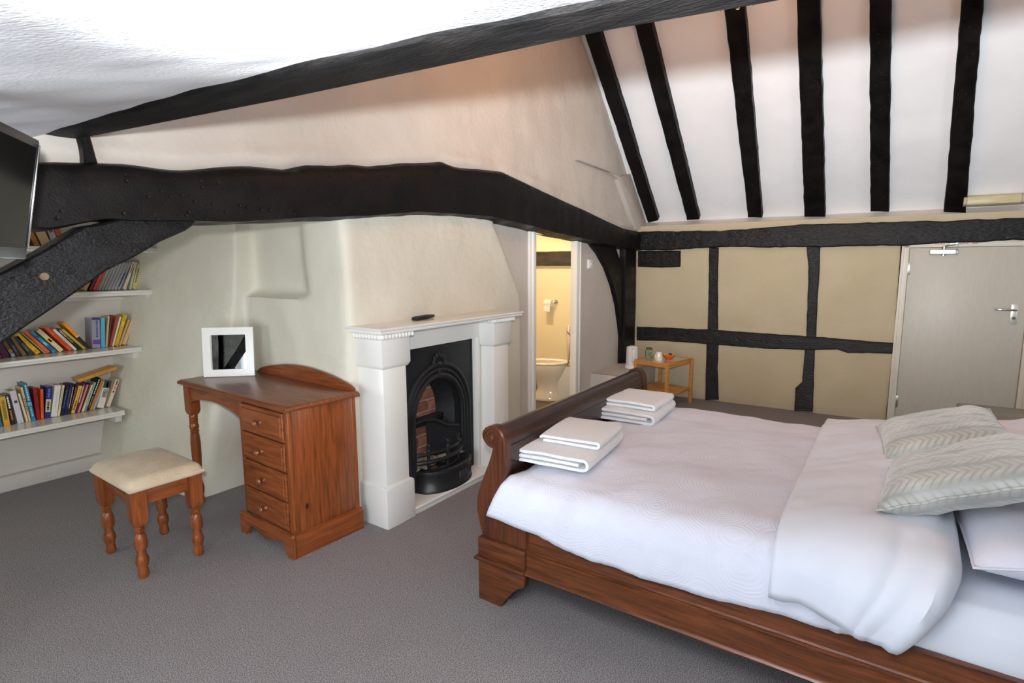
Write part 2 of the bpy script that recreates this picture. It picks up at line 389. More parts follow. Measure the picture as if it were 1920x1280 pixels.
# walls that the camera turns its back to, with the windows that light the room
m = MB()
m.box(-1.18, -1.08, -3.15, .30, 0, 1.8); m.box(-1.18, -1.08, 1.70, 2.95, 0, 2.0); m.box(-1.18, -1.08, 4.05, 4.8, 0, 2.0); m.box(-1.18, -1.08, 2.95, 4.05, 0, .55); m.box(-1.18, -1.08, 2.95, 4.05, 1.35, 2.0); m.box(-1.18, -1.08, .30, 1.70, 0, .36); m.box(-1.18, -1.08, .30, 1.70, 1.24, 1.8)
struct(m.build('wall_left', M['slope'], smooth=0), 'low eaves wall beside the camera')
m = MB(); m.box(-1.18, 1.4, -3.2, -3.08, 0, 3.8); m.box(3.2, 6.3, -3.2, -3.08, 0, 3.8); m.box(1.4, 3.2, -3.2, -3.08, 0, .65); m.box(1.4, 3.2, -3.2, -3.08, 1.85, 3.8)
struct(m.build('wall_back', M['gable'], smooth=0), 'wall behind the camera')
M['pane'] = mat('window_glass', (1, 1, 1, 1), rough=0, trans=1, ior=1.45)
def window(name, fr, w, h, label):
    m = MB()
    for a0, a1, b0, b1 in ((0, w, 0, .05), (0, w, h-.05, h), (0, .05, 0, h), (w-.05, w, 0, h), (w/2-.02, w/2+.02, 0, h), (0, w, h/2-.015, h/2+.015)):
        q = [fr(a0, b0, 0), fr(a1, b0, 0), fr(a1, b1, 0), fr(a0, b1, 0)]; r = [fr(a0, b0, .05), fr(a1, b0, .05), fr(a1, b1, .05), fr(a0, b1, .05)]
        m.hexa(q, r)
    o = struct(m.build(name, M['gloss'], bevel=.004), label)
    for i in range(2):
        for j in range(2):
            a0, a1, b0, b1 = (.05+i*(w/2-.03), w/2-.02+i*(w/2-.03), .05+j*(h/2-.035), h/2-.015+j*(h/2-.035))
            MB().hexa([fr(a0, b0, .02), fr(a1, b0, .02), fr(a1, b1, .02), fr(a0, b1, .02)], [fr(a0, b0, .026), fr(a1, b0, .026), fr(a1, b1, .026), fr(a0, b1, .026)]).build('pane', M['pane'], o, smooth=0)
    return o
window('window_1', lambda a, b, d: (-1.15+d, .30+a, .36+b), 1.40, .88, 'low side window at the eaves')
window('window_2', lambda a, b, d: (1.4+a, -3.16+d, .65+b), 1.80, 1.20, 'window in the wall behind the camera')

window('window_3', lambda a, b, d: (-1.15+d, 2.95+a, .55+b), 1.10, .80, 'window at the far left of the book alcove')

# ================================================================== TIMBERS
def dens(poly, step=.05, jit=.004, seed=0):
    out = []
    n = len(poly)
    for i in range(n):
        a, b = Vector(poly[i]), Vector(poly[(i+1) % n]); L = (b-a).length; k = max(1, int(L/step))
        for j in range(k):
            p = a.lerp(b, j/k); t = (b-a)/max(L, 1e-6); q = jit*(nz(p.x*9, p.y*9, seed)+.7*nz(p.x*27, p.y*27, seed+3))
            out.append(Vector((p.x-t.y*q, p.y+t.x*q)))
    return out
def hewn(name, label, poly, fr, d0, d1, material, bev=.012, jit=.005, seed=0, step=.05, cat='beam', group=None):
    p = dens(poly, step, jit, seed); n = len(p)
    area_ = sum(p[i].x*p[(i+1) % n].y-p[(i+1) % n].x*p[i].y for i in range(n)); sg = 1 if area_ > 0 else -1
    ins = []
    for i in range(n):
        t = (p[(i+1) % n]-p[i-1]).normalized(); ins.append(p[i]+Vector((-t.y, t.x))*bev*sg)
    m = MB()
    rings = [[fr(q.x, q.y, d0) for q in p], [fr(q.x, q.y, d1-bev) for q in p], [fr(q.x, q.y, d1) for q in ins]]
    m.loft(rings)
    return tag(m.build(name, material, smooth=40), label, cat, group)
fG = lambda a, b, d: (a, 2.50-d, b)         # frame on the gable plane; d grows into the room
# tie beam as a loft: rounded section, lumpy
xs = [-1.1+i*(7.03)/170 for i in range(171)]
rings = []
for x in xs:
    t, b = interp(btop, x), interp(bbot, x); hh = t-b; ring = []
    yf = BY+.012*nz(x*2, 4)
    prof = [(.10, 0), (.0, .05), (-.0, .28), (.0, .55), (.0, .80), (.012, .93), (.045, 1.0), (.17, 1.0), (.19, .9), (.19, .1), (.17, 0)]
    for k, (dy, f) in enumerate(prof):
        w = .010*nz(x*4, k*1.7, 2)+.006*nz(x*13, k*2.1, 5)
        ring.append((x, yf+dy+w*(1 if k < 7 else .2), b+f*hh+w*.5))
    rings.append(ring)
tag(MB().loft(rings).build('tie_beam', M['black'], smooth=50), 'massive curved black oak beam spanning above the fireplace', 'beam')
# diagonal brace on the left
up_ = [PY(u, v, 2.36) for u, v in ((378,402), (330,400), (250,405), (160,424), (50,487), (0,512))]
lo_ = [PY(u, v, 2.36) for u, v in ((0,645), (50,612), (100,577), (150,545), (200,508), (250,482), (300,454), (350,432), (366,421))]
poly = [(p.x, p.z) for p in up_]+[(.02, 1.12), (.02, .80), (.25, .97)]+[(p.x, p.z) for p in lo_]
br = hewn('diagonal_brace', 'wide black diagonal brace crossing in front of the bookshelves', poly, fG, .03, .14, M['brace'], bev=.007, jit=.004, seed=2)
pk = PY(83, 518, 2.35)
MB().lathe([(.001, 0), (.0125, 0), (.0125, .016), (.001, .018)], 16, (pk.x, 2.345, pk.z), 'Y').build('peg', mat('peg_wood', S(112, 92, 68), S(78, 60, 42), vs=80, rough=.7), br)
hewn('corner_post', 'black post at the left end of the diagonal brace', [(-.30, 0), (.03, 0), (.03, 1.6), (-.30, 1.6)], fG, .0, .17, M['black'], seed=3)
st = [PY(u, v, 2.39) for u, v in ((149,253), (167,253), (172,268), (183,308), (157,308), (153,280))]
hewn('short_stud', 'short black stud between the tie beam and the purlin end', [(p.x, p.z) for p in st], fG, .03, .12, M['black'], bev=.006, jit=.002, step=.02, seed=4)
# post and curved brace by the toilet doorway
po = [PY(u, v, 2.40) for u, v in ((1173,466), (1194,466), (1193,560), (1190,690), (1169,690), (1172,560))]
hewn('wall_post', 'black corner post between the toilet doorway and the panelled wall', [(min(p.x, 5.95), p.z) for p in po], fG, .02, .10, M['black'], jit=.004, seed=5)
cb = [PY(u, v, 2.425) for u, v in ((1108,455), (1124,476), (1138,502), (1150,535), (1159,572), (1164,610), (1168,650), (1176,652), (1180,610), (1178,570), (1175,540), (1168,503), (1156,466))]
hewn('curved_brace', 'curved black brace beside the toilet doorway', [(p.x, p.z) for p in cb], fG, .03, .075, M['black'], bev=.006, jit=.002, seed=6)
# timbers on the door-side wall
def dpx(pts, d=.03): return [DW(u, v, d) for u, v in pts]
hewn('wall_plate', 'long rough black wall plate above the panels and the door', [(-.02, 1.60)]+dpx([(1275,468), (1350,463), (1430,464), (1500,463), (1600,461), (1695,461)], .06)+[(2.75, 1.615), (3.3, 1.625), (5.6, 1.62), (5.6, 1.81)]+dpx([(1920,408), (1800,413), (1695,415), (1600,418), (1500,421), (1420,428), (1350,432), (1270,433), (1198,434)], .06)+[(-.02, 1.80)], dw, -.02, .065, M['blackX'], jit=.008, seed=7)
hewn('mid_rail', 'black horizontal rail halfway up the panelled wall', dpx([(1193,612), (1260,615), (1335,618), (1430,625), (1520,631), (1600,637), (1676,643), (1676,664), (1640,662), (1590,661), (1570,655), (1520,657), (1430,653), (1335,646), (1260,640), (1193,638)]), dw, -.01, .032, M['blackX'], jit=.006, seed=8)
hewn('wall_block', 'short black timber block tucked under the wall plate corner', dpx([(1196,470), (1275,470), (1275,500), (1240,502), (1196,500)]), dw, -.01, .04, M['blackX'], jit=.003, seed=9)
for nm, lab, pts, sd in (
    ('upper_stud', 'upper black stud left of centre on the panelled wall', [(1329,464), (1347,464), (1345,540), (1346,622), (1326,622), (1328,545)], 10),
    ('lower_stud', 'lower black stud left of centre, below the mid rail', [(1324,642), (1347,642), (1345,690), (1347,750), (1322,750), (1323,690)], 11),
    ('upper_stud', 'upper black stud right of centre with a pale worn edge', [(1512,462), (1538,462), (1536,520), (1532,580), (1530,638), (1511,638), (1514,560), (1516,500)], 12),
    ('lower_stud', 'lower notched black stud right of centre, below the mid rail', [(1509,654), (1528,654), (1526,700), (1524,772), (1489,770), (1491,728), (1504,716)], 13),
    ('door_stud', 'thin black stud tight against the entrance door frame', [(1689,460), (1698,460), (1686,620), (1670,795), (1660,793), (1676,640)], 14)):
    hewn(nm, lab, dpx(pts), dw, -.01, .026 if nm != 'door_stud' else .018, M['blackX'], bev=.007, jit=.004, seed=sd)
# rafters
fS = lambda a, b, d: rs(a, b, d)
def spx(u, v, d=.07):
    q = PP(u, v, P2+NS*d, NS); return Vector(((q-P2).dot(TS), q.y))
RAF = [((1100,65), (1218,418), (1125,62), (1234,414), 'first black rafter, tight against the gable wall'),
       ((1190,50), (1288,413), (1222,48), (1311,412), 'second black rafter from the gable wall'),
       ((1358,20), (1402,408), (1396,14), (1429,408), 'third black rafter from the gable wall'),
       ((1493,0), (1508,407), (1537,0), (1547,407), 'fourth black rafter from the gable wall'),
       ((1630,0), (1632,397), (1671,0), (1667,397), 'fifth black rafter from the gable wall'),
       ((1803,0), (1770,398), (1845,0), (1811,400), 'sixth black rafter, leaning, nearest the strip light')]
for i, (a, b, c, d, lab) in enumerate(RAF):
    a, b, c, d = (spx(*q) for q in (a, b, c, d))
    ex = lambda p, q: q+(p-q)*((2.36-q.x)/(p.x-q.x))
    a, c = ex(a, b), ex(c, d)
    if i == 0: a, b = a+Vector((0, .02)), b+Vector((0, .02))
    hewn('rafter', lab, [tuple(q) for q in (b, a, c, d)], fS, -.02, .07, M['black'], bev=.007, jit=.005, seed=20+i, group='black rafters on the white slope', step=.06)
m = MB(); ys = [2.46-i*5.56/60 for i in range(61)]
m.loft([[rs(a, y, d+.004*nz(y*5, a*9, d)) for a, d in ((2.27, -.02), (2.27, .10), (2.29, .115), (2.46, .115), (2.48, .10), (2.48, -.02))] for y in ys])
tag(m.build('upper_purlin', M['black'], smooth=40), 'black purlin across the heads of the rafters', 'beam')
# near purlin
ys = [2.45-i*5.55/110 for i in range(111)]; rings = []
for y in ys:
    a, b = interp(PLE, y), interp(PRE, y); w = .006*nz(y*6, 1)+.005*nz(y*19, 2); w2 = .005*nz(y*7, 8)+.004*nz(y*23, 5)
    rings.append([(a+w, y, ZP+.006), (a+.012, y, ZP-.004+w*.3), ((a+b)/2, y, ZP-.004+.003*nz(y*15, 3)), (b-.012, y, ZP-.002), (b+w2, y, ZP+.012), (b+w2, y, ZP+.17), (a+w, y, ZP+.17)])
tag(MB().loft(rings).build('near_purlin', mat('purlin_paint', S(16, 16, 17), S(34, 32, 31), vs=7, rough=.6, spec=.15, bump=.5, bs=40, bd=8, stretch=(4, 1, 4), contrast=(.4, .75)), smooth=40), 'long dark purlin running diagonally overhead below the white ceiling', 'beam')
# ================================================================== ENTRANCE DOOR AND FITTINGS ON THE WALLS
def dbox(m, s0, s1, z0, z1, d0, d1):
    return m.hexa([dw(s0, z0, d0), dw(s1, z0, d0), dw(s1, z1, d0), dw(s0, z1, d0)], [dw(s0, z0, d1), dw(s1, z0, d1), dw(s1, z1, d1), dw(s0, z1, d1)])
m = MB()
for s0, s1, z0, z1 in ((2.475, 2.527, 0, 1.625), (3.345, 3.395, 0, 1.625), (2.475, 3.395, 1.58, 1.625)):
    dbox(m, s0, s1, z0, z1, -.08, .022)
for s0, s1, z0, z1 in ((2.470, 2.490, 0, 1.63), (3.38, 3.40, 0, 1.63), (2.470, 3.40, 1.612, 1.632)): dbox(m, s0, s1, z0, z1, 0, .034)
door = struct(m.build('door_2', M['frame'], bevel=.003), 'plain painted entrance door in a cream frame under the wall plate')
M['leaf'] = mat('door_leaf', S(196, 192, 180), S(190, 185, 172), vs=5, rough=.42, stretch=(6, 6, 1), detail=6, dist=2, bump=.06, bs=6)
leaf = dbox(MB(), 2.530, 3.342, .008, 1.577, -.045, .0).build('door_leaf', M['leaf'], door, bevel=.002)
for z in (.20, 1.40):
    h = dbox(MB(), 2.524, 2.546, z-.055, z+.055, -.01, .006); h.tube([dw(2.528, z-.055, .010), dw(2.528, z+.055, .010)], .006, 10)
    h.build('hinge', M['steel'], door, bevel=.001)
cl = dbox(MB(), 2.668, 2.862, 1.518, 1.562, 0, .045); cl.v = cl.v
clo = cl.build('door_closer', M['steel'], door, bevel=.006); 
k = dbox(MB(), 2.688, 2.842, 1.524, 1.556, .045, .047).build('closer_cover', mat('closer_silver', S(226, 228, 232), rough=.35, metal=.6), clo)
for s in (2.675, 2.855):
    for z in (1.528, 1.552): MB().tube([dw(s, z, .045), dw(s, z, .050)], .004, 10).build('screw', M['chrome'], clo)
MB().tube([dw(2.765, 1.505, .022), dw(2.765, 1.585, .022)], .014, 14).build('spindle', M['steel'], clo)
MB().tube([dw(2.765, 1.585, .022), dw(2.79, 1.592, .05), dw(2.855, 1.603, .04)], .006, 8).build('arm', M['steel'], clo)
k = dbox(MB(), 2.80, 2.885, 1.598, 1.612, .022, .03); dbox(k, 2.84, 2.86, 1.590, 1.625, .022, .045); k.build('arm_bracket', M['steel'], clo, bevel=.001)
M['redprint'] = mat('red_print', S(206, 96, 84), rough=.6)
rp = MB(); rng = random.Random(3)
for a0, a1 in ((2.70, 2.765), (2.888, 2.92), (2.945, 2.99)):
    s = a0
    while s < a1:
        w = rng.uniform(.004, .008); dbox(rp, s, s+w, 1.603, 1.603+rng.uniform(.006, .010), .0222, .0228); s += w+.003
pr = rp.build('red_lettering', M['redprint'], door, smooth=0); pr['kind'] = 'stuff'; pr['label'] = 'worn red print on the door frame'
hp = dbox(MB(), 3.244, 3.290, .945, 1.110, 0, .008).build('lock_plate', mat('lock_plate', S(208, 206, 196), rough=.35, metal=.5), door, bevel=.002)
MB().tube([dw(3.272, 1.062, .006), dw(3.272, 1.062, .045), dw(3.262, 1.0635, .055), dw(3.16, 1.066, .055), dw(3.145, 1.066, .050), dw(3.143, 1.066, .022)], .009, 12).build('handle', M['chrome'], hp)
MB().tube([dw(3.268, .995, .007), dw(3.268, .995, .012)], .013, 16).build('keyhole', mat('lock_dark', S(96, 96, 92), rough=.4, metal=.7), hp)

# strip light above the door
m = MB()
q0, q1 = Vector((6.035, -.41, 1.955)), Vector((6.05, -.80, 1.958))
sl = thing('strip_light', 'yellowed slim strip light at the foot of the slope above the door', 'light')
M['diff'] = mat('old_diffuser', S(206, 196, 160), S(190, 178, 138), vs=10, rough=.4, stretch=(1, 1, 8))
MB().loft([[(x+dx, y, 1.955+dz) for dx, dz in ((.10, .05), (0.02, .045), (-.012, .03), (-.018, 0), (-.012, -.03), (.02, -.042), (.10, -.042))] for x, y in ((q0.x, -.435), (q1.x, -.775))]).build('diffuser', M['diff'], sl, bevel=.003)
for y0, y1 in ((-.412, -.435), (-.775, -.80)):
    MB().loft([[(q0.x+dx, y, 1.955+dz) for dx, dz in ((.10, .047), (0.02, .043), (-.008, .028), (-.014, 0), (-.008, -.028), (.02, -.04), (.10, -.04))] for y in (y0, y1)]).build('end_cap', mat('cap_grey', S(176, 164, 150), rough=.5), sl, bevel=.003)

# switch and sockets
sw = PY(1106, 495, 2.462)
k = tag(MB().box(sw.x-.042, sw.x+.042, 2.448, 2.472, sw.z-.043, sw.z+.043).build('light_switch', M['white_pl'], bevel=.004), 'white light switch right of the toilet doorway', 'switch')
MB().box(sw.x-.008, sw.x+.008, 2.442, 2.450, sw.z-.012, sw.z+.012).build('rocker', M['white_pl'], k, bevel=.002)
for i, (s0, s1, z0, z1, lab) in enumerate(((.140, .235, .262, .345, 'upper white wall socket behind the bamboo table'), (.165, .285, .145, .240, 'lower white wall socket with plugs behind the bamboo table'))):
    so = tag(dbox(MB(), s0, s1, z0, z1, .01, .034).build('wall_socket', M['white_pl'], bevel=.005), lab, 'socket')
    for j in range(2 if i else 1):
        a = lerp(s0, s1, .28+.44*j) if i else (s0+s1)/2
        dbox(MB(), a-.02, a+.02, (z0+z1)/2-.024, (z0+z1)/2+.02, .034, .07 if i else .06).build('plug', M['white_pl'] if j == 0 else M['shelf'], so, bevel=.006)
# corner ledge
m = MB().grid(lambda u, v: (lerp(4.98, 5.97, u), lerp(2.15, 2.48, v), .365+.004*nz(u*6, v*4)), 12, 5)
m.box(4.98, 5.97, 2.15, 2.48, 0, .362)
struct(m.build('trim_3', M['gable'], bevel=.01), 'boxed-in plaster ledge in the far corner')

# ================================================================== FIREPLACE
fp = thing('fireplace_surround', 'white painted fireplace surround with square columns and beaded mantel', 'fireplace', (0, 0, 0))
def column(x0):
    m = MB(); m.box(x0, x0+.213, 2.205, 2.43, 0, .225); m.build('plinth', M['gloss'], fp, bevel=.004)
    m = MB(); m.loft([[(x0+i, 2.205+i, z), (x0+.213-i*1.6, 2.205+i, z), (x0+.213-i*1.6, 2.43, z), (x0+i, 2.43, z)] for i, z in ((0, .225), (.004, .236), (.014, .242), (.016, .25), (.016, .90))])
    m.build('shaft', M['gloss'], fp, bevel=.002)
    m = MB(); m.loft([[(x0-i, 2.205-i, z), (x0+.213+i, 2.205-i, z), (x0+.213+i, 2.43, z), (x0-i, 2.43, z)] for i, z in ((-.014, .895), (-.008, .905), (-.002, .918), (-.002, 1.055), (.004, 1.06), (.004, 1.09))])
    m.build('capital', M['gloss'], fp, bevel=.002)
    m = MB()
    for i in range(10):
        x = x0-.002+i*.0242; m.sphere((x+.004, 2.196, 1.073), .0125, 8, 6, (.75, .8, 1.1))
    for i in range(9):
        y = 2.215+i*.0242; m.sphere((x0-.010, y, 1.073), .0125, 8, 6, (.8, .75, 1.1)); m.sphere((x0+.223, y, 1.073), .0125, 8, 6, (.8, .75, 1.1))
    b = m.build('bead_moulding', M['gloss'], fp); b['kind'] = 'stuff'
column(1.987); column(2.985)
m = MB(); m.box(2.19, 2.995, 2.33, 2.43, .955, 1.09); m.build('frieze', M['gloss'], fp, bevel=.003)
MB().box(2.19, 2.225, 2.345, 2.43, .03, .96).build('inner_jamb', M['gloss'], fp, bevel=.003)
m = MB(); m.box(2.955, 2.99, 2.33, 2.43, .03, .96); m.box(2.945, 2.962, 2.318, 2.36, .03, .96); m.build('inner_jamb', M['gloss'], fp, bevel=.003)
prof = [(0, 1.086), (.006, 1.088), (.010, 1.096), (.006, 1.102), (.014, 1.106), (.018, 1.113), (.012, 1.120), (0, 1.122)]
m = MB(); m.loft([[(1.975-o, 2.19-o, z), (3.225+o+.06, 2.19-o, z), (3.225+o+.06, 2.46, z), (1.975-o, 2.46, z)] for o, z in prof]); m.build('mantel_shelf', M['gloss'], fp, smooth=30)
m = MB(); m.loft([[(2.19, 2.212-o, z), (3.0, 2.212-o, z), (3.0, 2.47, z), (2.19, 2.47, z)] for o, z in ((-.008, 0), (-.008, .028), (.004, .032), (.006, .04), (.002, .046), (0, .047))]); m.build('hearth', M['gloss'], fp, smooth=30)

ins = thing('fire_insert', 'black cast iron arched fire insert with bowed grate and ash pan', 'fireplace', (0, 0, 0))
XC, YF = 2.60, 2.372
X0, X1, ZT, RA, ZA = 2.215, 2.960, .962, .215, .49     # arch opening radius and springing height
def arch(r, n=24, zb=.05):
    pts = [(XC-r, zb)]+[(XC-r*math.cos(math.pi*k/n), ZA+r*1.12*math.sin(math.pi*k/n)) for k in range(n+1)]+[(XC+r, zb)]
    return pts
a_in = arch(RA); nA = len(a_in)
outer = [(X0, .047)]
for k in range(1, nA-1):
    th = math.pi*(k-1)/(nA-3); dx, dz = -math.cos(th), math.sin(th)
    t = min((X1-XC)/abs(dx) if abs(dx) > 1e-6 else 9, (ZT-ZA)/dz if dz > 1e-6 else 9); outer.append((XC+dx*t, ZA+dz*t))
outer.append((X1, .047))
m = MB(); m.loft([[(x, YF, z) for x, z in outer], [(x, YF, z) for x, z in a_in], [(x, YF+.05, z) for x, z in a_in]], False, False)
m.loft([[(x, YF, z) for x, z in outer], [(x, YF+.05, z) for x, z in outer]], False, False)
m.build('plate', M['iron'], ins)
for r, w, name in ((.300, .016, 'arch_rib'), (.268, .012, 'arch_rib'), (.236, .016, 'arch_rib')):
    m = MB(); m.tube([(x, YF-.004, z) for x, z in arch(r)], w, 8); m.build(name, M['iron'], ins)
for x in (2.30, 2.90):
    for k in range(3):
        xx = x+(-.02+.02*k); MB().box(xx-.006, xx+.006, YF-.016, YF+.01, .05, ZA).build('reed', M['iron'], ins, bevel=.004)
m = MB()
for k in range(7):
    a = math.pi*(.5+(k-3)*.16); m.sphere((XC+.052*math.cos(a), YF-.014, .835+.05*math.sin(a)), .017, 8, 6, (.55, .6, 1.3))
m.sphere((XC, YF-.018, .83), .02, 10, 8); m.tube([(XC, YF-.012, .80), (XC, YF-.016, .76), (XC+.006, YF-.012, .74)], .008, 8); m.build('keystone_ornament', M['iron'], ins)
# firebox: iron cheeks and brick back with an opening in the fireback
m = MB(); m.loft([[(x, YF+.05, z) for x, z in a_in], [(XC+(x-XC)*.70, YF+.165, max(.05, z*.97)) for x, z in a_in]], False, False)
m.build('cheeks', M['iron'], ins)
hole = [(2.47+.075*math.cos(2*math.pi*k/20)*(1+.25*math.sin(2*math.pi*k/20)), .60+.13*math.sin(2*math.pi*k/20)) for k in range(20)]
m = MB(); m.box(2.43, 2.77, YF+.11, YF+.165, .405, .455); m.build('fireback', M['iron'], ins, bevel=.004)
m = MB(); m.tube([(2.39, YF+.05, .435), (2.47, YF+.10, .44), (2.56, YF+.11, .445), (2.65, YF+.085, .43), (2.73, YF+.04, .385), (2.80, YF, .375)], [.02, .018, .018, .016, .014, .014], 10); m.build('fireback_rim', M['iron'], ins)
m = MB(); m.loft([[(2.58, YF+.10, .44), (2.66, YF+.08, .425), (2.74, YF+.035, .38), (2.80, YF+.01, .37)], [(2.60, YF+.10, .12), (2.67, YF+.07, .12), (2.74, YF+.03, .12), (2.80, YF+.0, .12)]], False, False); m.build('side_plate', M['iron'], ins)
M['brick'] = mat('brick', S(158, 104, 84), S(122, 78, 62), vs=18, rough=.9, bump=.4, bs=50)
M['brick2'] = mat('brick_pale', S(182, 124, 98), S(140, 88, 66), vs=18, rough=.9, bump=.4, bs=50)
M['mortar'] = mat('mortar', S(170, 152, 136), S(140, 124, 110), vs=30, rough=1, bump=.4, bs=60)
bk = thing('firebox_brickwork', 'rough red brick lining inside the fireplace opening', 'brickwork', (2.6, YF+.19, 0))
MB().box(-.30, .30, .0, .12, .0, 1.0).build('mortar_bed', M['mortar'], bk)
bm_ = None
for r in range(12):
    for c in range(-2, 3):
        x = c*.195+(.0975 if r % 2 else 0)
        if abs(x) > .22: continue
        o = MB().box(-.09, .09, -.014, .02, -.031, .031).build('brick', M['brick'] if (r+c) % 3 else M['brick2'], bk, bevel=.005) if bm_ is None else None
        if o is None:
            o = bm_.copy(); COL.objects.link(o); o.parent = bk
            if (r+c) % 3 == 0:
                o.data = bm_.data
        else: bm_ = o
        o.location = (x, random.uniform(-.004, .004), .04+r*.078); o.rotation_euler = (0, random.uniform(-.03, .03), 0)
# bowed bars and ash pan
def bow(z, r, dep, rad, x0=2.36, x1=2.84, n=18, name='grate_bar'):
    pts = [(lerp(x0, x1, k/n), YF+.02-dep*math.sin(math.pi*k/n)**.8, z) for k in range(n+1)]
    MB().tube(pts, rad, 8).build(name, M['iron'], ins)
bow(.275, 0, .085, .012); bow(.225, 0, .10, .015); bow(.165, 0, .085, .010)
for k in (.2, .5, .8):
    x = lerp(2.36, 2.84, k); y = YF+.02-.09*math.sin(math.pi*k)**.8
    MB().lathe([(.011, .15), (.011, .29), (.016, .295), (.008, .31), (.014, .33), (.001, .345)], 10, (x, y, 0)).build('grate_post', M['iron'], ins)
M['ash'] = mat('ash', S(190, 184, 174), S(60, 56, 54), vs=40, rough=1, bump=1, bs=60)
MB().grid(lambda u, v: (lerp(2.36, 2.84, u), lerp(2.335, 2.60, v), .19+.02*nz(u*9, v*7)), 20, 14).build('ash_bed', M['ash'], ins)
def pan(u, t):
    a = math.pi*u; return (2.545-.235*math.cos(a), 2.375-.165*math.sin(a)**.75*t)
prof = [(1.03, .047), (1.04, .055), (1.03, .066), (.97, .075), (.95, .13), (.955, .15), (1.0, .158), (1.02, .17), (1.0, .183), (.95, .187)]
m = MB(); m.loft([[(2.60+(pan(k/30, t)[0]-2.545)*(1+(t-1)*.8), pan(k/30, t)[1], z) for k in range(31)] for t, z in prof], False, False)
m.loft([[(2.60+(pan(k/30, t)[0]-2.545)*(1+(t-1)*.8), pan(k/30, t)[1], z) for k in range(31)] for t, z in ((.95, .187), (.82, .184), (.80, .12))], False, False)
ap = m.build('ash_pan_cover', M['iron'], ins, smooth=50)
for k in range(9):
    u = .52+k*.028; x, y = pan(u, .975); x += .055
    MB().box(x-.0022, x+.0022, y-.006, y+.004, .095, .140).build('fret_slot', mat('slot_grey', S(60, 60, 62), rough=.6) if k == 0 else D.materials['slot_grey'], ap)

rm = thing('remote_control', 'slim black remote control lying on the white mantel shelf', 'remote', (2.46, 2.425-.075, 1.1235), (0, 0, R(10)))
m = MB(); m.loft([[(x, -.022*w, z0), (x, .022*w, z0), (x, .022*w, z1), (x, -.022*w, z1)] for x, w, z0, z1 in ((-.10, .8, .004, .014), (-.09, 1, .0, .02), (.02, 1, .0, .021), (.09, .9, .006, .022), (.10, .8, .010, .02))]); m.build('case', M['dark'], rm, bevel=.003)
m = MB()
for i in range(7):
    for j in range(3): m.box(-.075+i*.02, -.066+i*.02, -.013+j*.010, -.007+j*.010, .0195, .0235)
b = m.build('buttons', mat('remote_buttons', S(70, 70, 74), rough=.5), rm); b['kind'] = 'stuff'

# ================================================================== DRESSING TABLE
dk = thing('dressing_table', 'orange-brown pine dressing table with four drawers and turned leg', 'table', (1.512, 2.362, 0), (0, 0, R(-2.2)))
DL, DD, DT = 1.13, .425, .777
tp = [(-.012, .752), (-.014, .760), (-.010, .768), (0, .775), (.006, .777)]
m = MB(); m.loft([[(o, o, z), (DD, o, z), (DD, DL-o, z), (o, DL-o, z)] for o, z in tp]); m.build('top', M['pine_top'], dk, smooth=30)
m = MB(); m.box(.035, .41, .015, .04, .10, .752); m.build('side_panel', M['pineZ'], dk, bevel=.002)
for x0_s in (.012, .387): MB().box(x0_s, x0_s+.028, .012, .045, .10, .752).build('corner_stile', M['pineZ'], dk, bevel=.006, seg=3)
m = MB(); m.box(.02, .41, .465, .49, .10, .752); m.build('side_panel', M['pineZ'], dk, bevel=.002)
m = MB(); m.box(.395, .412, .03, .48, .10, .752); m.build('back_panel', M['pineZ'], dk)
m = MB(); m.box(.04, .39, .04, .47, .10, .115); m.build('base_board', M['pineX'], dk)
# plinth with shaped bracket front
fz = lambda y: (.0 if y < .055 or y > .445 else .018+.052*sstep(.055, .10, y)*sstep(.055, .10, .5-y)-.028*math.exp(-((y-.25)/.085)**2))
poly = [(y/100*.505, fz(y/100*.505)) for y in range(101)]
m = MB(); m.loft([[(-.008, y, z), (-.008, y, .105), (-.002, y, .118), (.012, y, .122), (.016, y, z)] for y, z in [(-.004+y*1.008, z) for y, z in poly]]); m.build('plinth_front', M['pineY'], dk, smooth=30)
m = MB(); m.loft([[(x, -.004, 0), (x, -.004, .105), (x, .002, .118), (x, .014, .122), (x, .018, 0)] for x in (.006, .422)]); m.build('plinth_side', M['pineX'], dk, smooth=30)
m = MB(); m.lathe([(.012, 0), (.012, .11), (.014, .116), (.008, .124), (.001, .126)], 16, (.004, .006, 0)); m.build('plinth_corner', M['pineZ'], dk)
kb = None
for i in range(4):
    z0 = .128+i*.153; z1 = z0+.146
    dr = MB()
    dr.loft([[(x, .052+e, z0+e), (x, .452-e, z0+e), (x, .452-e, z1-e), (x, .052+e, z1-e)] for x, e in ((.03, 0), (.012, 0), (.008, .004), (.008, .018), (.004, .021))])
    d_ = dr.build('drawer', M['pineY'], dk, smooth=30)
    kn = MB().lathe([(.001, -.042), (.010, -.041), (.017, -.035), (.019, -.028), (.016, -.021), (.009, -.016), (.0075, -.010), (.012, -.004), (.014, 0)], 18, (.004, .252, (z0+z1)/2), 'X')
    kn.build('knob', M['pine_top'], d_)
m = MB(); m.box(.022, .03, .045, .46, .12, .752); m.build('drawer_gap_shade', M['dark'] if False else mat('gap_dark', S(52, 26, 12), rough=.8), dk)  # dark sheet behind the drawers; the shade of the gaps is in its colour
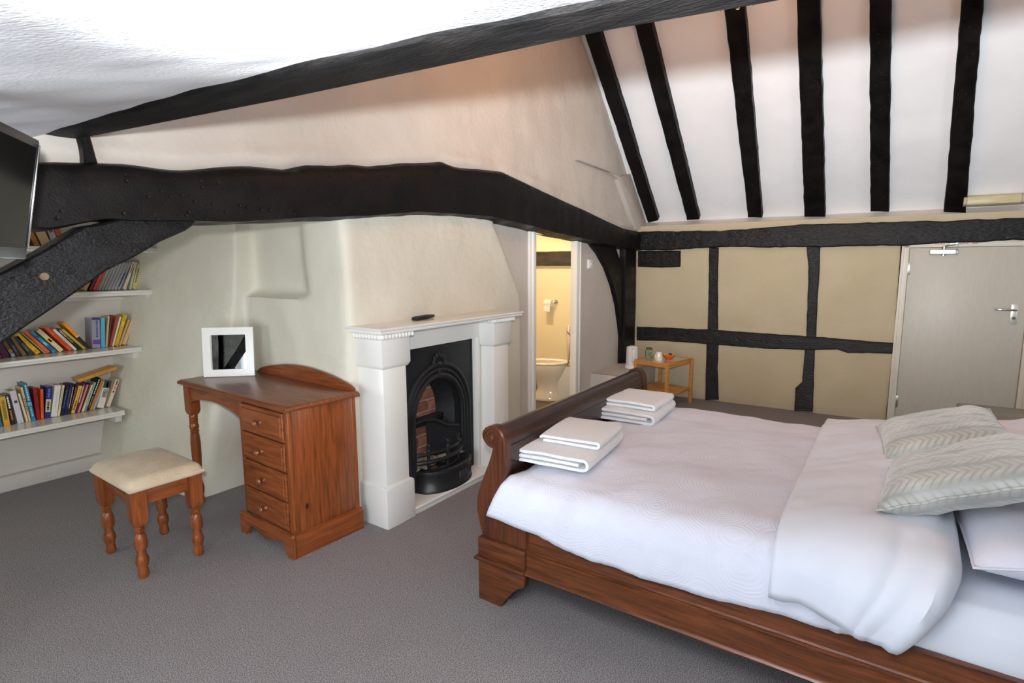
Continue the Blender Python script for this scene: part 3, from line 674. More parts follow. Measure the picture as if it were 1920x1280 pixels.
# apron with arched kneehole
az = lambda y: .69-.055+.050*math.sin(math.pi*max(0, min(1, (y-.49)/.575)))**.6
m = MB(); ys = [.49+i*.575/40 for i in range(41)]
m.loft([[(.022, y, az(y)), (.022, y, .752), (.042, y, .752), (.042, y, az(y))] for y in ys]); m.build('apron', M['pineY'], dk, smooth=30)
m = MB(); m.box(.06, .40, 1.085, 1.105, .66, .752); m.build('end_rail', M['pineX'], dk)
def turned_leg(parent, x, y, ztop, zblk, name='leg', sc=1.0, mt=None, zmid=None):
    m = MB(); b = .030*sc
    m.loft([[(x-w, y-w, z), (x+w, y-w, z), (x+w, y+w, z), (x-w, y+w, z)] for w, z in ((b*.55, zblk-.022), (b*.8, zblk-.010), (b, zblk+.012), (b, ztop))])
    h = zblk-.01
    pr = [(.0, 0), (.016, 0), (.021, .008), (.0235, .02), (.020, .034), (.0215, .040), (.018, .048), (.024, .066), (.027, .085), (.024, .105), (.017, .120), (.0195, .128), (.0155, .136), (.019, .16), (.025, h*.55), (.0265, h*.68), (.024, h*.78), (.017, h*.83), (.021, h*.85), (.016, h*.865), (.022, h*.885), (.016, h*.905), (.022, h*.93), (.017, h*.95), (.024, h*.985), (.020, h)]
    m.lathe([(max(r*sc, .0005), z) for r, z in pr], 20, (x, y, 0))
    return m.build(name, mt or M['pineZ'], parent, smooth=50)
def desk_leg(x, y):
    m = MB(); b = .031
    m.loft([[(x-w, y-w, z), (x+w, y-w, z), (x+w, y+w, z), (x-w, y+w, z)] for w, z in ((.017, .555), (.024, .562), (b, .585), (b, .752))])
    pr = [(.0005, 0), (.018, 0), (.022, .01), (.024, .03), (.019, .045), (.026, .07), (.028, .10), (.02, .13), (.0215, .135), (.017, .14), (.021, .18), (.027, .30), (.028, .38), (.024, .435), (.022, .445), (.026, .455), (.0215, .463), (.026, .473), (.027, .49), (.022, .503), (.026, .510), (.021, .517), (.026, .526), (.021, .534), (.026, .545), (.022, .555), (.02, .565)]
    m.lathe(pr, 20, (x, y, 0)); return m.build('leg', M['pineZ'], dk, smooth=50)
desk_leg(.042, 1.095); desk_leg(.385, 1.095)
# curved gallery at the back
gz = lambda t: .777+.012+.075*math.sin(math.pi*t)**.55*(.75+.25*math.sin(math.pi*t))
m = MB(); m.loft([[(.405, .02+t*(DL-.16), .775), (.405, .02+t*(DL-.16), gz(t)-.006), (.412, .02+t*(DL-.16), gz(t)), (.424, .02+t*(DL-.16), gz(t)), (.426, .02+t*(DL-.16), .775)] for t in [i/50 for i in range(51)]]); m.build('gallery', M['pineY'], dk, smooth=30)

# mirror on the dressing table
mi = thing('table_mirror', 'small white square framed mirror standing on the dressing table', 'mirror', (1.775, 3.335, .7772), (R(-5), 0, R(-45)))
w, h, fw = .145, .30, .045
m = MB()
for x0, x1, z0, z1 in ((-w, w, 0, fw*.95), (-w, w, h-fw, h), (-w, -w+fw, fw*.95, h-fw), (w-fw, w, fw*.95, h-fw)): m.box(x0, x1, -.012, .012, z0, z1)
m.build('frame', M['gloss'], mi)
MB().box(-w+fw-.006, w-fw+.006, .000, .004, fw-.01, h-fw+.006).build('glass', mat('mirror_glass', (.92, .93, .93, 1), rough=.01, metal=1), mi)
MB().box(-w*.3, w*.3, .010, .012, .0, h*.8).build('back_board', M['white_pl'], mi)
MB().hexa([(.05, .012, 0), (.05, .12, 0), (.075, .12, 0), (.075, .012, 0)], [(.05, .012, .012), (.05, .12, .012), (.075, .12, .012), (.075, .012, .012)]).build('foot', M['gloss'], mi, rot=(R(5), 0, 0))

# ================================================================== STOOL
so = thing('dressing_stool', 'pine stool with a cream padded seat and turned legs', 'stool', (1.147, 3.005, 0), (0, 0, R(-1)))
SX, SY = .125, .195
for x in (-SX, SX):
    for y in (-SY, SY): turned_leg(so, x, y, .433, .275, sc=1.02)
for y in (-SY, SY): MB().box(-SX+.025, SX-.025, y-.010, y+.010, .352, .430).build('apron', M['pineX'], so, bevel=.002)
for x in (-SX, SX): MB().box(x-.010, x+.010, -SY+.025, SY-.025, .352, .430).build('apron', M['pineY'], so, bevel=.002)
M['seat'] = mat('seat_fabric', S(206, 188, 160), S(178, 156, 126), vs=7, rough=.85, bump=.35, bs=90, bd=2, sheen=.2, contrast=(.35, .75))
def pad(u, v):
    a, b = 2*u-1, 2*v-1
    x, y = .166*a, .240*b
    e = max(abs(a), abs(b)); z = .482+.022*(1-a*a)*(1-b*b)**.7-.030*max(0, (e-.86)/.14)**2
    return (x*(1-.012*b*b), y*(1-.01*a*a), z)
m = MB().grid(pad, 26, 32)
m.loft([[(sx*k, sy*k2, z) for sx, sy in [(-.1646+t*.3292/10, -.2378) for t in range(10)]+[(.1646, -.2378+t*.4756/10) for t in range(10)]+[(.1646-t*.3292/10, .2378) for t in range(10)]+[(-.1646, .2378-t*.4756/10) for t in range(10)]] for k, k2, z in ((1, 1, .4525), (1.012, 1.01, .445), (1.005, 1.005, .434), (.96, .97, .430))], True, False)
m.build('seat_pad', M['seat'], so, smooth=60)
MB().box(-.155, .155, -.225, .225, .426, .438).build('seat_board', M['pineX'], so)

# ================================================================== TELEVISION
tdir = Vector((math.cos(R(56)), math.sin(R(56)), 0)); 
br_ = PY(50, 487, 1.85)
tv = thing('television', 'flat black television at the left edge, tilted down toward the bed', 'television', br_, (0, 0, 0))
xa = tdir; na = Vector((math.sin(R(56)), -math.cos(R(56)), 0)); tl = R(11)
za = Vector((0, 0, 1))*math.cos(tl)+na*math.sin(tl); ya = Vector((0, 0, 1))*math.sin(tl)-na*math.cos(tl)
mt = Matrix(((xa.x, ya.x, za.x, br_.x), (xa.y, ya.y, za.y, br_.y), (xa.z, ya.z, za.z, br_.z), (0, 0, 0, 1)))
tv.matrix_world = mt
HT = .305
M['tvscreen'] = mat('tv_screen', S(24, 23, 20), rough=.15, spec=.2)
MB().box(-.42, 0, 0, .045, 0, HT).build('casing', M['dark'], tv, bevel=.006)
MB().box(-.40, -.022, -.0015, 0, .030, HT-.022).build('screen', M['tvscreen'], tv)
MB().box(-.012, -.004, -.004, .002, .032, HT-.012).build('edge_highlight', M['chrome'], tv, bevel=.002)  # bright strip added as the highlight along the casing edge
m = MB(); m.tube([(-.21, .04, .15), (-.21, .12, .15), (-.26, .30, .13)], .018, 10); m.build('wall_arm', M['dark'], tv)
# ================================================================== BOOKSHELVES AND BOOKS
SHY0, SHY1 = 4.335, 4.715
SHZ = [.462, .888, 1.284, 1.575]
SHE = [1.555, 1.70, 1.825, 1.885]
SHL = ['lowest', 'second lowest', 'third', 'highest']
for i, (z, xe) in enumerate(zip(SHZ, SHE)):
    sh = thing('book_shelf', '%s white painted bookshelf in the alcove' % SHL[i], 'shelf', (0, 0, 0), group='alcove bookshelves')
    m = MB(); m.loft([[(-1.05, y0, zz), (xe, y0, zz), (xe, SHY1, zz), (-1.05, SHY1, zz)] for y0, zz in ((SHY0+.004, z-.034), (SHY0, z-.032), (SHY0, z-.019), (SHY0+.004, z-.016), (SHY0, z-.013), (SHY0+.001, z-.003), (SHY0+.006, z))]); m.build('board', M['shelf'], sh, smooth=30)
    MB().hexa([(xe-.045, SHY0+.03, z-.034), (xe-.005, SHY0+.03, z-.034), (xe-.005, SHY1, z-.034), (xe-.045, SHY1, z-.034)], [(xe-.045, SHY0+.05, z-.085), (xe-.005, SHY0+.05, z-.085), (xe-.005, SHY1, z-.085), (xe-.045, SHY1, z-.085)]).build('end_batten', M['shelf'], sh, bevel=.003)
    MB().box(-1.05, xe-.046, SHY1-.03, SHY1, z-.075, z-.034).build('wall_batten', M['shelf'], sh, bevel=.003)
COLS = {}
def bcol(c):
    if c not in COLS: COLS[c] = mat('cover_%d_%d_%d' % c, S(*c), rough=.38, spec=.4)
    return COLS[c]
SPY = 4.525
def book(shelf, ub0, ub1, vb, ut0, vt, col, label, marks=(), dep=.125, group=None, dy=0):
    zs = SHZ[shelf]; y = SPY+dy
    a, b, t = PY(ub0, vb, y), PY(ub1, vb, y), PY(ut0, vt, y)
    lean = math.atan2(t.x-a.x, t.z-a.z); hgt = math.hypot(t.x-a.x, t.z-a.z); w = max(.007, (b.x-a.x)*math.cos(lean))*.97
    xb = b.x if lean > 0 else a.x
    bk_ = thing('book', label, 'book', (xb, y, zs+.0008), (0, lean, 0), group)
    x0, x1 = (-w, 0) if lean > 0 else (0, w)
    c = .0016
    m = MB(); m.box(x0, x1, 0, c, 0, hgt); m.box(x0, x0+c, c, dep, 0, hgt); m.box(x1-c, x1, c, dep, 0, hgt)
    m.build('cover', bcol(col), bk_, smooth=0)
    MB().box(x0+c, x1-c, c, dep-.003, .003, hgt-.003).build('pages', M['pages'], bk_, smooth=0)
    for (f0, f1, g0, g1, mc) in marks:    # printed bands: fractions of height and width
        MB().box(x0+w*g0, x0+w*g1, -.0006, .0, hgt*f0, hgt*f1).build('spine_print', bcol(mc), bk_, smooth=0)
    return bk_, w, hgt, x0
def lines(f0, f1, mc, n=1, g=(.3, .7)):    # thin marks where the photograph shows lettering too small to read
    out = []; rg = random.Random(int(f0*999)+int(mc[0])); f = f0
    while f < f1:
        d = rg.uniform(.03, .07); out.append((f, min(f1, f+d), g[0], g[1], mc)); f += d+.018
    return out
WH, BK, CR, GD = (236, 230, 224), (26, 26, 30), (222, 206, 172), (200, 168, 84)
G0, G1, G2, G3 = 'books on the lowest shelf', 'books on the second lowest shelf', 'books on the third shelf', 'books on the highest shelf'
B0 = [
 (-3, 5, 801, -14, 752, (28, 110, 160), 'blue paperback cut by the left edge, lowest shelf', ()),
 (8, 20, 799, -2, 745, (206, 170, 60), 'yellow patterned paperback with an orange foot, lowest shelf', [(0, .14, 0, 1, (222, 150, 40))]+lines(.2, .9, (120, 96, 40), g=(.25, .75))),
 (22, 30, 797, 9, 742, BK, 'black paperback beside the yellow patterned one, lowest shelf', lines(.55, .95, WH)+lines(.15, .5, (190, 120, 50))),
 (34, 46, 796, 18, 735.5, (206, 198, 204), 'thick pale lilac-white paperback with a dark emblem, lowest shelf', [(.62, .70, .3, .8, (60, 60, 66)), (.02, .10, .2, .8, (190, 196, 220))]),
 (50, 54, 794, 34, 741, CR, 'very thin cream booklet left of the tall blue book', ()),
 (55, 59, 794, 39, 730, (214, 186, 138), 'thin buff paperback touching the tall blue book', lines(.3, .7, (60, 50, 40))),
 (60, 68, 792, 43, 722, (34, 120, 158), 'tall blue book with pale lettering, lowest shelf', [(.40, .47, 0, 1, (70, 170, 214)), (.47, .485, 0, 1, WH), (0, .08, 0, 1, (40, 140, 180))]+lines(.55, .95, (190, 210, 214))+lines(.12, .36, (170, 190, 190))),
 (69, 76, 788, 61.5, 728, (142, 26, 38), 'dark red hardback, lowest shelf', lines(.4, .85, (100, 14, 24))),
 (77, 82, 786, 76, 730, (228, 98, 24), 'narrow bright orange paperback, lowest shelf', lines(.2, .85, (180, 70, 20))),
 (83, 94, 784, 87, 725, (34, 40, 112), 'navy book with a cream spine label, lowest shelf', [(.2, .6, .06, .94, (214, 200, 164))]+lines(.66, .95, (110, 120, 180))+lines(.25, .55, (150, 130, 100))),
 (95, 107, 783, 102.5, 724, (226, 222, 212), 'thick plain white book, lowest shelf', lines(.3, .8, (196, 186, 176), g=(.45, .58))),
 (107.5, 112, 781, 117, 723, (222, 212, 170), 'slim cream book beside the thick white one, lowest shelf', lines(.3, .9, (150, 150, 130))),
 (113, 119, 778, 124, 721, (30, 32, 60), 'first of two dark navy paperbacks, next to the slim cream book', lines(.25, .85, (96, 100, 130))),
 (119.5, 125, 776.5, 131, 719, (32, 36, 76), 'second dark navy paperback, left of the cream-lettered black one', lines(.25, .85, (90, 96, 140))),
 (125, 128.5, 776, 136.5, 719, (30, 30, 34), 'thin black paperback with cream lettering, lowest shelf', lines(.2, .92, (220, 210, 160))),
 (128.5, 132, 775.5, 142, 720, (70, 24, 40), 'thin maroon paperback left of the yellow one, lowest shelf', lines(.3, .9, (170, 120, 130))),
 (132.5, 139.5, 774.5, 147.5, 723, (222, 184, 76), 'yellow paperback in the leaning row, lowest shelf', lines(.5, .92, (226, 130, 60))+lines(.12, .48, (60, 50, 40))),
 (140, 145, 773.5, 155.5, 718, (104, 22, 52), 'plum paperback with white title, right of the yellow one', lines(.35, .92, WH)),
 (145, 148.8, 773, 163, 721, (220, 130, 126), 'slim salmon pink paperback, lowest shelf', ()),
 (149, 152, 773, 166.8, 719, (38, 30, 48), 'thin dark paperback right of the pink one', ()),
 (152, 157, 772, 171, 722, (224, 206, 160), 'cream paperback in the leaning row beside a pale green one', lines(.3, .8, (170, 160, 120))),
 (157, 161.5, 771, 176, 717, (150, 170, 154), 'pale green paperback behind the cream one, lowest shelf', [(.0, .18, 0, 1, (110, 130, 130))]),
 (162, 166.5, 770, 185, 708, (28, 30, 32), 'tallest black paperback under the horizontal book', lines(.5, .95, WH)+lines(.1, .45, (150, 150, 150))),
 (167, 172.5, 769, 189.5, 714, (190, 122, 66), 'tan orange paperback without lettering, lowest shelf', ()),
 (173, 177, 767, 194, 714, (164, 178, 164), 'thin grey-green paperback left of the thick white one', ()),
 (180, 194, 763.5, 195, 712, (228, 218, 206), 'thick white paperback with black author name and picture, lowest shelf', [(.72, 1.0, 0, 1, (58, 66, 56)), (.76, .95, .45, .7, (170, 166, 110))]),
 (198.5, 206, 762, 216.5, 711, (224, 206, 176), 'last cream paperback at the right end of the lowest shelf', [(.62, .76, .2, .8, (222, 140, 120)), (.80, .98, .3, .8, (140, 96, 70)), (.52, .58, .25, .75, (60, 56, 56))]),
]
hr = None
for q in B0:
    r = book(0, q[0], q[1], q[2], q[3], q[4], q[5], q[6], q[7], group=G0)
    if 'author name' in q[6]: hr = r
# the one legible spine
bk_, w_, h_, x0_ = hr
for k, t in enumerate(('HAROLD', 'ROBBINS')):
    cu = D.curves.new('title', 'FONT'); cu.body = t; cu.size = .019; cu.extrude = .0003; cu.align_x = 'LEFT'; cu.offset = .0004
    to = D.objects.new('title_tmp', cu); COL.objects.link(to); bpy.context.view_layer.update()
    me = D.meshes.new_from_object(to.evaluated_get(bpy.context.evaluated_depsgraph_get())); D.objects.remove(to); me.materials.append(bcol(BK))
    ti = D.objects.new('title', me); COL.objects.link(ti); ti.parent = bk_
    ti.rotation_euler = (R(90), R(90), 0); ti.location = (x0_+w_*(.60-.36*k), -.0014, h_*.68); ti.scale = (.75, 1, 1)
    ti['label'] = 'black author name reading down the spine'
# book lying across the tops
pa, pb = PY(152, 713, 4.53), PY(224, 688.5, 4.53); L_ = (pb-pa).length; an = math.atan2(pb.z-pa.z, pb.x-pa.x)
lb = thing('book', 'tan book lying flat across the tops of the leaning books', 'book', (pa.x-.012, 4.53, pa.z-.012), (0, -an, 0), G0)
MB().box(0, L_, 0, .0016, 0, .022).add(*[MB().box(0, L_, .0016, .13, 0, .0016).v, MB().box(0, 1, 0, 1, 0, 1).f]).add(*[MB().box(0, L_, .0016, .13, .0204, .022).v, MB().box(0, 1, 0, 1, 0, 1).f]).build('cover', bcol((206, 148, 66)), lb, smooth=0)
MB().box(.003, L_-.003, .0016, .127, .0016, .0204).build('pages', M['pages'], lb, smooth=0)
MB().box(L_*.35, L_*.8, -.0005, 0, .009, .013).build('spine_print', bcol((176, 116, 50)), lb, smooth=0)
B1 = [
 (-4, 5, 668, -22, 642, (176, 36, 40), 'red paperback cut by the left edge, second shelf', ()),
 (6, 20, 667.5, -12, 637, (74, 26, 60), 'purple paperback at the left, half hidden by the brace', ()),
 (22, 30, 666, 3, 636, (96, 78, 50), 'dark floral paperback leaning left, second shelf', [(.0, .2, 0, 1, (170, 176, 176)), (.25, .45, 0, 1, (170, 130, 60))]),
 (31, 41.5, 665, 10, 632, (30, 32, 42), 'black paperback leaning left below the brace', lines(.25, .6, (110, 120, 130))+[(.1, .18, .3, .6, (180, 60, 50))]),
 (43, 52, 664, 17.5, 631, (120, 92, 50), 'brown-gold paperback leaning left, second shelf', ()),
 (55, 65, 662.5, 26, 629, (52, 48, 46), 'dark grey paperback left of the yellow one, second shelf', lines(.2, .6, (120, 112, 104))),
 (68.5, 80, 661, 28.5, 625.5, (218, 174, 38), 'yellow paperback leaning left, second shelf', [(.08, .2, .2, .8, (190, 140, 20))]),
 (84, 88, 659.5, 40, 622, (170, 140, 96), 'thin beige booklet squeezed beside the yellow paperback', ()),
 (88.5, 97, 659, 44.5, 620, (220, 104, 50), 'orange paperback left of the sky blue one, second shelf', ()),
 (99.5, 108, 657.5, 56, 619.5, (54, 146, 180), 'sky blue paperback leaning left, second shelf', [(.08, .3, .1, .9, (30, 90, 150)), (.35, .5, .2, .8, (170, 190, 200)), (.7, .8, .2, .9, (60, 80, 120))]),
 (112, 123, 655.5, 68, 616.5, (224, 206, 160), 'cream paperback with a yellow tag, second shelf', [(.42, .62, .1, .9, (214, 180, 60)), (.45, .58, .3, .7, (70, 60, 30))]),
 (130.5, 139, 654, 83, 611.5, (228, 86, 34), 'bright orange-red paperback, second shelf', lines(.2, .7, (170, 50, 20))),
 (140, 146.5, 652.5, 98, 614, (222, 212, 194), 'white paperback right of the orange-red one', lines(.3, .7, (170, 160, 140))),
 (149, 154.5, 651, 106.5, 613, (34, 34, 32), 'black paperback with big grey and olive letters, second shelf', lines(.35, .62, (150, 140, 70), g=(.15, .85))+lines(.64, .95, (190, 186, 176), g=(.15, .85))),
 (157, 163, 650, 114.5, 613.5, (186, 164, 70), 'thin olive-yellow paperback, second shelf', ()),
 (164, 171.5, 648.5, 116, 600, (232, 142, 34), 'thick orange and black paperback, last of the left-leaning books', [(0, .45, 0, 1, (30, 30, 34)), (.45, .47, 0, 1, WH)]+lines(.12, .4, (200, 200, 196), g=(.45, .55))),
 (172.5, 188, 649, 171, 592.5, (150, 146, 160), 'thick upright silver book with purple trim', [(.94, 1, 0, 1, (74, 40, 120)), (.16, .28, .1, 1, (116, 70, 140)), (.14, .16, 0, 1, (74, 40, 120))]+lines(.36, .92, (84, 60, 140), g=(.5, .72))),
 (189.5, 197, 648.5, 188.5, 593, (84, 180, 212), 'upright light blue paperback beside the silver book', lines(.3, .75, (120, 160, 190))),
 (197.5, 201, 647, 202, 589, (206, 170, 130), 'thin tan booklet right of the light blue paperback', ()),
 (201.5, 203.5, 647, 208, 589, (96, 60, 56), 'thin dark booklet behind the red-brown paperback', ()),
 (204, 209, 646.5, 217.5, 588.5, (164, 74, 62), 'shiny red-brown paperback leaning right', ()),
 (209.5, 213, 646, 224, 591, (228, 216, 190), 'thin white booklet left of the mustard book', ()),
 (213.5, 221, 645.5, 231, 587.5, (206, 170, 40), 'mustard yellow paperback leaning right', [(.62, .78, .1, .9, (220, 200, 60))]),
 (222, 226, 643.5, 239.5, 595, (206, 166, 120), 'first slim tan paperback right of the mustard book', ()),
 (227, 235, 642, 244.5, 595, (214, 178, 132), 'second, thicker tan paperback, second shelf', ()),
 (236.5, 241, 641, 252, 594, (210, 184, 140), 'slim cream-tan paperback near the right end, second shelf', ()),
 (242, 250.5, 640.5, 257, 592, (226, 214, 206), 'last white paperback at the right end of the second shelf', [(.04, .16, .2, .8, (150, 140, 140))]),
]
for q in B1: book(1, q[0], q[1], q[2], q[3], q[4], q[5], q[6], q[7], group=G1)
B2 = [(155, 162, 546.5, 178, 498, (204, 160, 96), 'tan paperback at the left of the visible third shelf', ()),
 (166, 172, 546, 189, 497, (110, 28, 34), 'dark red paperback left of the bright red pair', ()),
 (173, 178.5, 545.5, 196, 496, (226, 84, 66), 'bright red paperback, left of the red pair on the third shelf', ()),
 (179, 182.5, 545, 202, 496, (214, 104, 84), 'slim coral red paperback, right of the red pair', ())]
for k, u in enumerate((183, 189, 195, 201, 207, 213)):
    B2.append((u, u+5.2, 544.6-.25*k, u+23, 495-.4*k, (172+3*(k % 2), 170, 172), '%s of six slim silver-grey matching books on the third shelf' % ('leftmost', 'second', 'third', 'fourth', 'fifth', 'rightmost')[k], lines(.08, .16, (196, 150, 130))))
B2 += [(219.5, 224.5, 543, 242, 491.6, (160, 162, 172), 'grey book with a navy edge right of the grey set', [(.1, .6, 0, .35, (40, 50, 110))]),
 (230, 236, 542.5, 248, 491.6, (224, 214, 204), 'white book with orange marks, third shelf', [(.6, .95, .3, .8, (220, 120, 70)), (.05, .3, .5, 1, (210, 180, 110))]),
 (242, 246, 541.8, 253.5, 490.4, (190, 200, 176), 'pale green slim book, third shelf', ()),
 (247, 255, 541.5, 258, 493, (216, 192, 128), 'cream-yellow paperback with dark lettering, third shelf', lines(.25, .8, (100, 90, 60))),
 (257, 262.7, 541, 265.5, 492.7, (222, 180, 140), 'cream and orange striped paperback, third shelf', [(.3, .95, .25, .6, (214, 120, 70))]),
 (266, 274, 541, 281, 474.4, (176, 192, 204), 'tall pale blue picture book, third shelf', [(.0, .1, .3, .7, WH)]),
 (275, 279, 540.5, 285.5, 486, (226, 220, 190), 'slim white book at the right end of the third shelf', ()),
 (0, 10, 555, -20, 515, (40, 40, 44), 'black book with white letters below the television', lines(.7, .95, WH)),
 (12, 22, 555, -6, 512, (120, 100, 60), 'olive book below the television corner', ())]
for q in B2: book(2, q[0], q[1], q[2], q[3], q[4], q[5], q[6], q[7], group=G2)
B3 = [(38, 48, 466, 22, 424, (70, 44, 36), 'dark brown book at the left of the highest shelf', ()),
 (66, 77, 465, 47, 428, (196, 116, 46), 'orange-brown book leaning left on the highest shelf', ()),
 (80, 99, 465, 62, 427, (216, 180, 132), 'thick buff book leaning left on the highest shelf', ()),
 (101, 113, 464.5, 84, 420, (186, 176, 176), 'grey book with a red mark on the highest shelf', [(.6, .75, .2, .8, (150, 60, 60))]),
 (115, 126, 464.5, 97, 420, (190, 84, 56), 'red-orange book beside the grey one on the highest shelf', ()),
 (289, 295, 464, 286, 432, (40, 90, 96), 'dark teal book at the right end of the highest shelf', ()),
 (296, 301, 464, 293, 432, (60, 36, 40), 'dark maroon book last on the highest shelf', ())]
for q in B3: book(3, q[0], q[1], q[2], q[3], q[4], q[5], q[6], q[7], group=G3)

# ================================================================== BED
bed = thing('sleigh_bed', 'dark mahogany sleigh bed with scrolled footboard and bracket feet', 'bed', (0, 0, 0))
BX0, BX1 = 1.785, 3.385
CAP = [(1.394, .285), (1.413, .34), (1.427, .398), (1.426, .447), (1.415, .49), (1.399, .530), (1.380, .575), (1.361, .620), (1.346, .660), (1.338, .690), (1.352, .690), (1.368, .697), (1.381, .709), (1.391, .725), (1.393, .742), (1.388, .758), (1.376, .772), (1.360, .781), (1.340, .786), (1.320, .784), (1.302, .776), (1.288, .762), (1.279, .742), (1.273, .71), (1.271, .67), (1.273, .63), (1.279, .59), (1.288, .55), (1.297, .50), (1.30, .44), (1.285, .405), (1.25, .390), (1.166, .386), (1.166, .285)]
def inset(poly, e):
    n = len(poly); P = [Vector(p) for p in poly]; ar = sum(P[i].x*P[(i+1) % n].y-P[(i+1) % n].x*P[i].y for i in range(n)); sg = 1 if ar > 0 else -1
    return [tuple(P[i]+Vector((-(t := (P[(i+1) % n]-P[i-1]).normalized()).y, t.x))*e*sg) for i in range(n)]
for xa_, xb_ in ((BX0+.004, BX0+.056), (BX1-.056, BX1-.004)):
    m = MB(); c1 = inset(CAP, .006)
    m.loft([[(x, y, z) for y, z in p] for x, p in ((xa_, c1), (xa_+.006, CAP), (xb_-.006, CAP), (xb_, c1))]); sc_ = m.build('scroll_end', M['mahZ'], bed, smooth=40)
    xo = xa_-.003 if xa_ < 2 else xb_+.003
    sp = [(xo, 1.338+.040*math.cos(t)*(1-t/16)*.95, .737+.042*math.sin(t)*(1-t/16)*.95) for t in [k*.35 for k in range(38)]]
    MB().tube(sp, .0035, 6).build('scroll_carving', M['mahZ'], sc_)
    MB().sphere((xo, 1.338, .737), .011, 10, 8, (.5, 1, 1)).build('scroll_eye', M['mahZ'], sc_)
core = inset([q for q in CAP if not (q[1] < .42 and q[0] < 1.299)]+[(1.31, .285)], .010)
m = MB(); m.loft([[(x, y, z) for y, z in core] for x in [BX0+.05+i*(BX1-BX0-.10)/12 for i in range(13)]]); m.build('footboard_panel', M['mahX'], bed, smooth=40)
MB().tube([(BX0+.055, 1.284, .695), (BX1-.055, 1.284, .695)], .006, 8).build('footboard_bead', M['mahX'], bed)
MB().box(BX0+.05, BX1-.05, 1.30, 1.405, .19, .29).build('foot_rail', M['mahX'], bed, bevel=.004)
def corner(xs_, ys_, fy):   # bracket-foot corner block; xs_ outer face first
    m = MB(); m.box(min(xs_), max(xs_), min(ys_), max(ys_), .198, .285); m.build('corner_block', M['mahY'], bed, bevel=.005)
    xo, xi = xs_; s = 1 if xi > xo else -1
    m = MB(); m.loft([[(x, y, z) for y, z in ((max(ys_)+.012, .184), (max(ys_)+.016, .190), (max(ys_)+.012, .198), (min(ys_), .198), (min(ys_), .184))] for x in (xo-s*.012, xi)]); m.build('corner_moulding', M['mahY'], bed, bevel=.003)
    if fy > 0: yf = [(1.408, 0), (1.288, 0), (1.268, .035), (1.240, .075), (1.205, .108), (1.168, .128), (1.166, .186), (1.408, .186)]
    else: yf = [(-.80, 0), (-.68, 0), (-.66, .035), (-.63, .075), (-.60, .108), (-.56, .128), (-.56, .186), (-.80, .186)]
    m = MB(); m.loft([[(x, y, z) for y, z in yf] for x in (xo, xo+s*.035)]); m.build('bracket_foot', M['mahY'], bed, bevel=.003)
    yo = max(ys_) if fy > 0 else min(ys_)
    m = MB(); m.loft([[(xo+s*(a+.036), y, z) for a, z in ((0, 0), (.12, 0), (.14, .035), (.17, .075), (.2, .108), (.24, .128), (.24, .186), (0, .186))] for y in (yo, yo-fy*.035)]); m.build('bracket_foot', M['mahX'], bed, bevel=.003)
corner((1.775, 1.86), (1.166, 1.41), 1); corner((3.395, 3.31), (1.166, 1.41), 1); corner((1.775, 1.86), (-.80, -.56), -1); corner((3.395, 3.31), (-.80, -.56), -1)
for x, s in ((1.785, 1), (3.385, -1)):
    pr = [(0, .198), (-.006, .194), (-.010, .188), (-.006, .181), (.03, .181), (.03, .383), (.008, .383), (.010, .375), (.018, .370), (.018, .297), (.013, .292), (.015, .287), (.007, .283), (.009, .277), (0, .272)]
    m = MB(); m.loft([[(x+s*a, y, z) for a, z in pr] for y in (1.168, -.70)]); m.build('side_rail', M['mahY'], bed, smooth=25)
HB = [(y, z) for y, z in ((-.76, .285), (-.80, .40), (-.80, .55), (-.76, .72), (-.74, .85), (-.79, .93), (-.86, .95), (-.88, .90), (-.83, .84), (-.84, .70), (-.87, .5), (-.86, .285))]
m = MB(); m.loft([[(x, y, z) for y, z in HB] for x in (BX0, BX1)]); m.build('headboard', M['mahX'], bed, smooth=40)
# mattress with its fitted sheet
M['sheet'] = mat('sheet', S(236, 240, 249), S(227, 231, 242), vs=3, rough=.8, bump=.12, bs=6, sheen=.15)
def sheet_row(y):
    e = sstep(-.80, -.70, y)*1.0
    c = [(1.828, .33), (1.822, .40), (1.826, .47), (1.85, .525), (1.92, .548), (2.3, .552), (2.6, .553), (2.9, .552), (3.27, .548), (3.33, .525), (3.35, .47), (3.352, .40), (3.346, .33)]
    out = []
    for i in range(len(c)-1):
        for k in range(5):
            t = k/5; x, z = lerp(c[i][0], c[i+1][0], t), lerp(c[i][1], c[i+1][1], t)
            w = .007*nz(x*4+y*2, y*5-x*3, z*9)+.008*abs(nz(y*7+z*6, x*2, 3))*(1 if x < 1.9 else .4)
            out.append((x-(w if x < 1.9 else 0), y, z+(w if x >= 1.85 else 0)))
    out.append((c[-1][0], y, c[-1][1])); return out
m = MB(); m.loft([sheet_row(-.78+i*2.05/70) for i in range(71)], True, True)
tag(m.build('mattress', M['sheet'], smooth=70), 'mattress under a white fitted sheet on the sleigh bed', 'mattress')

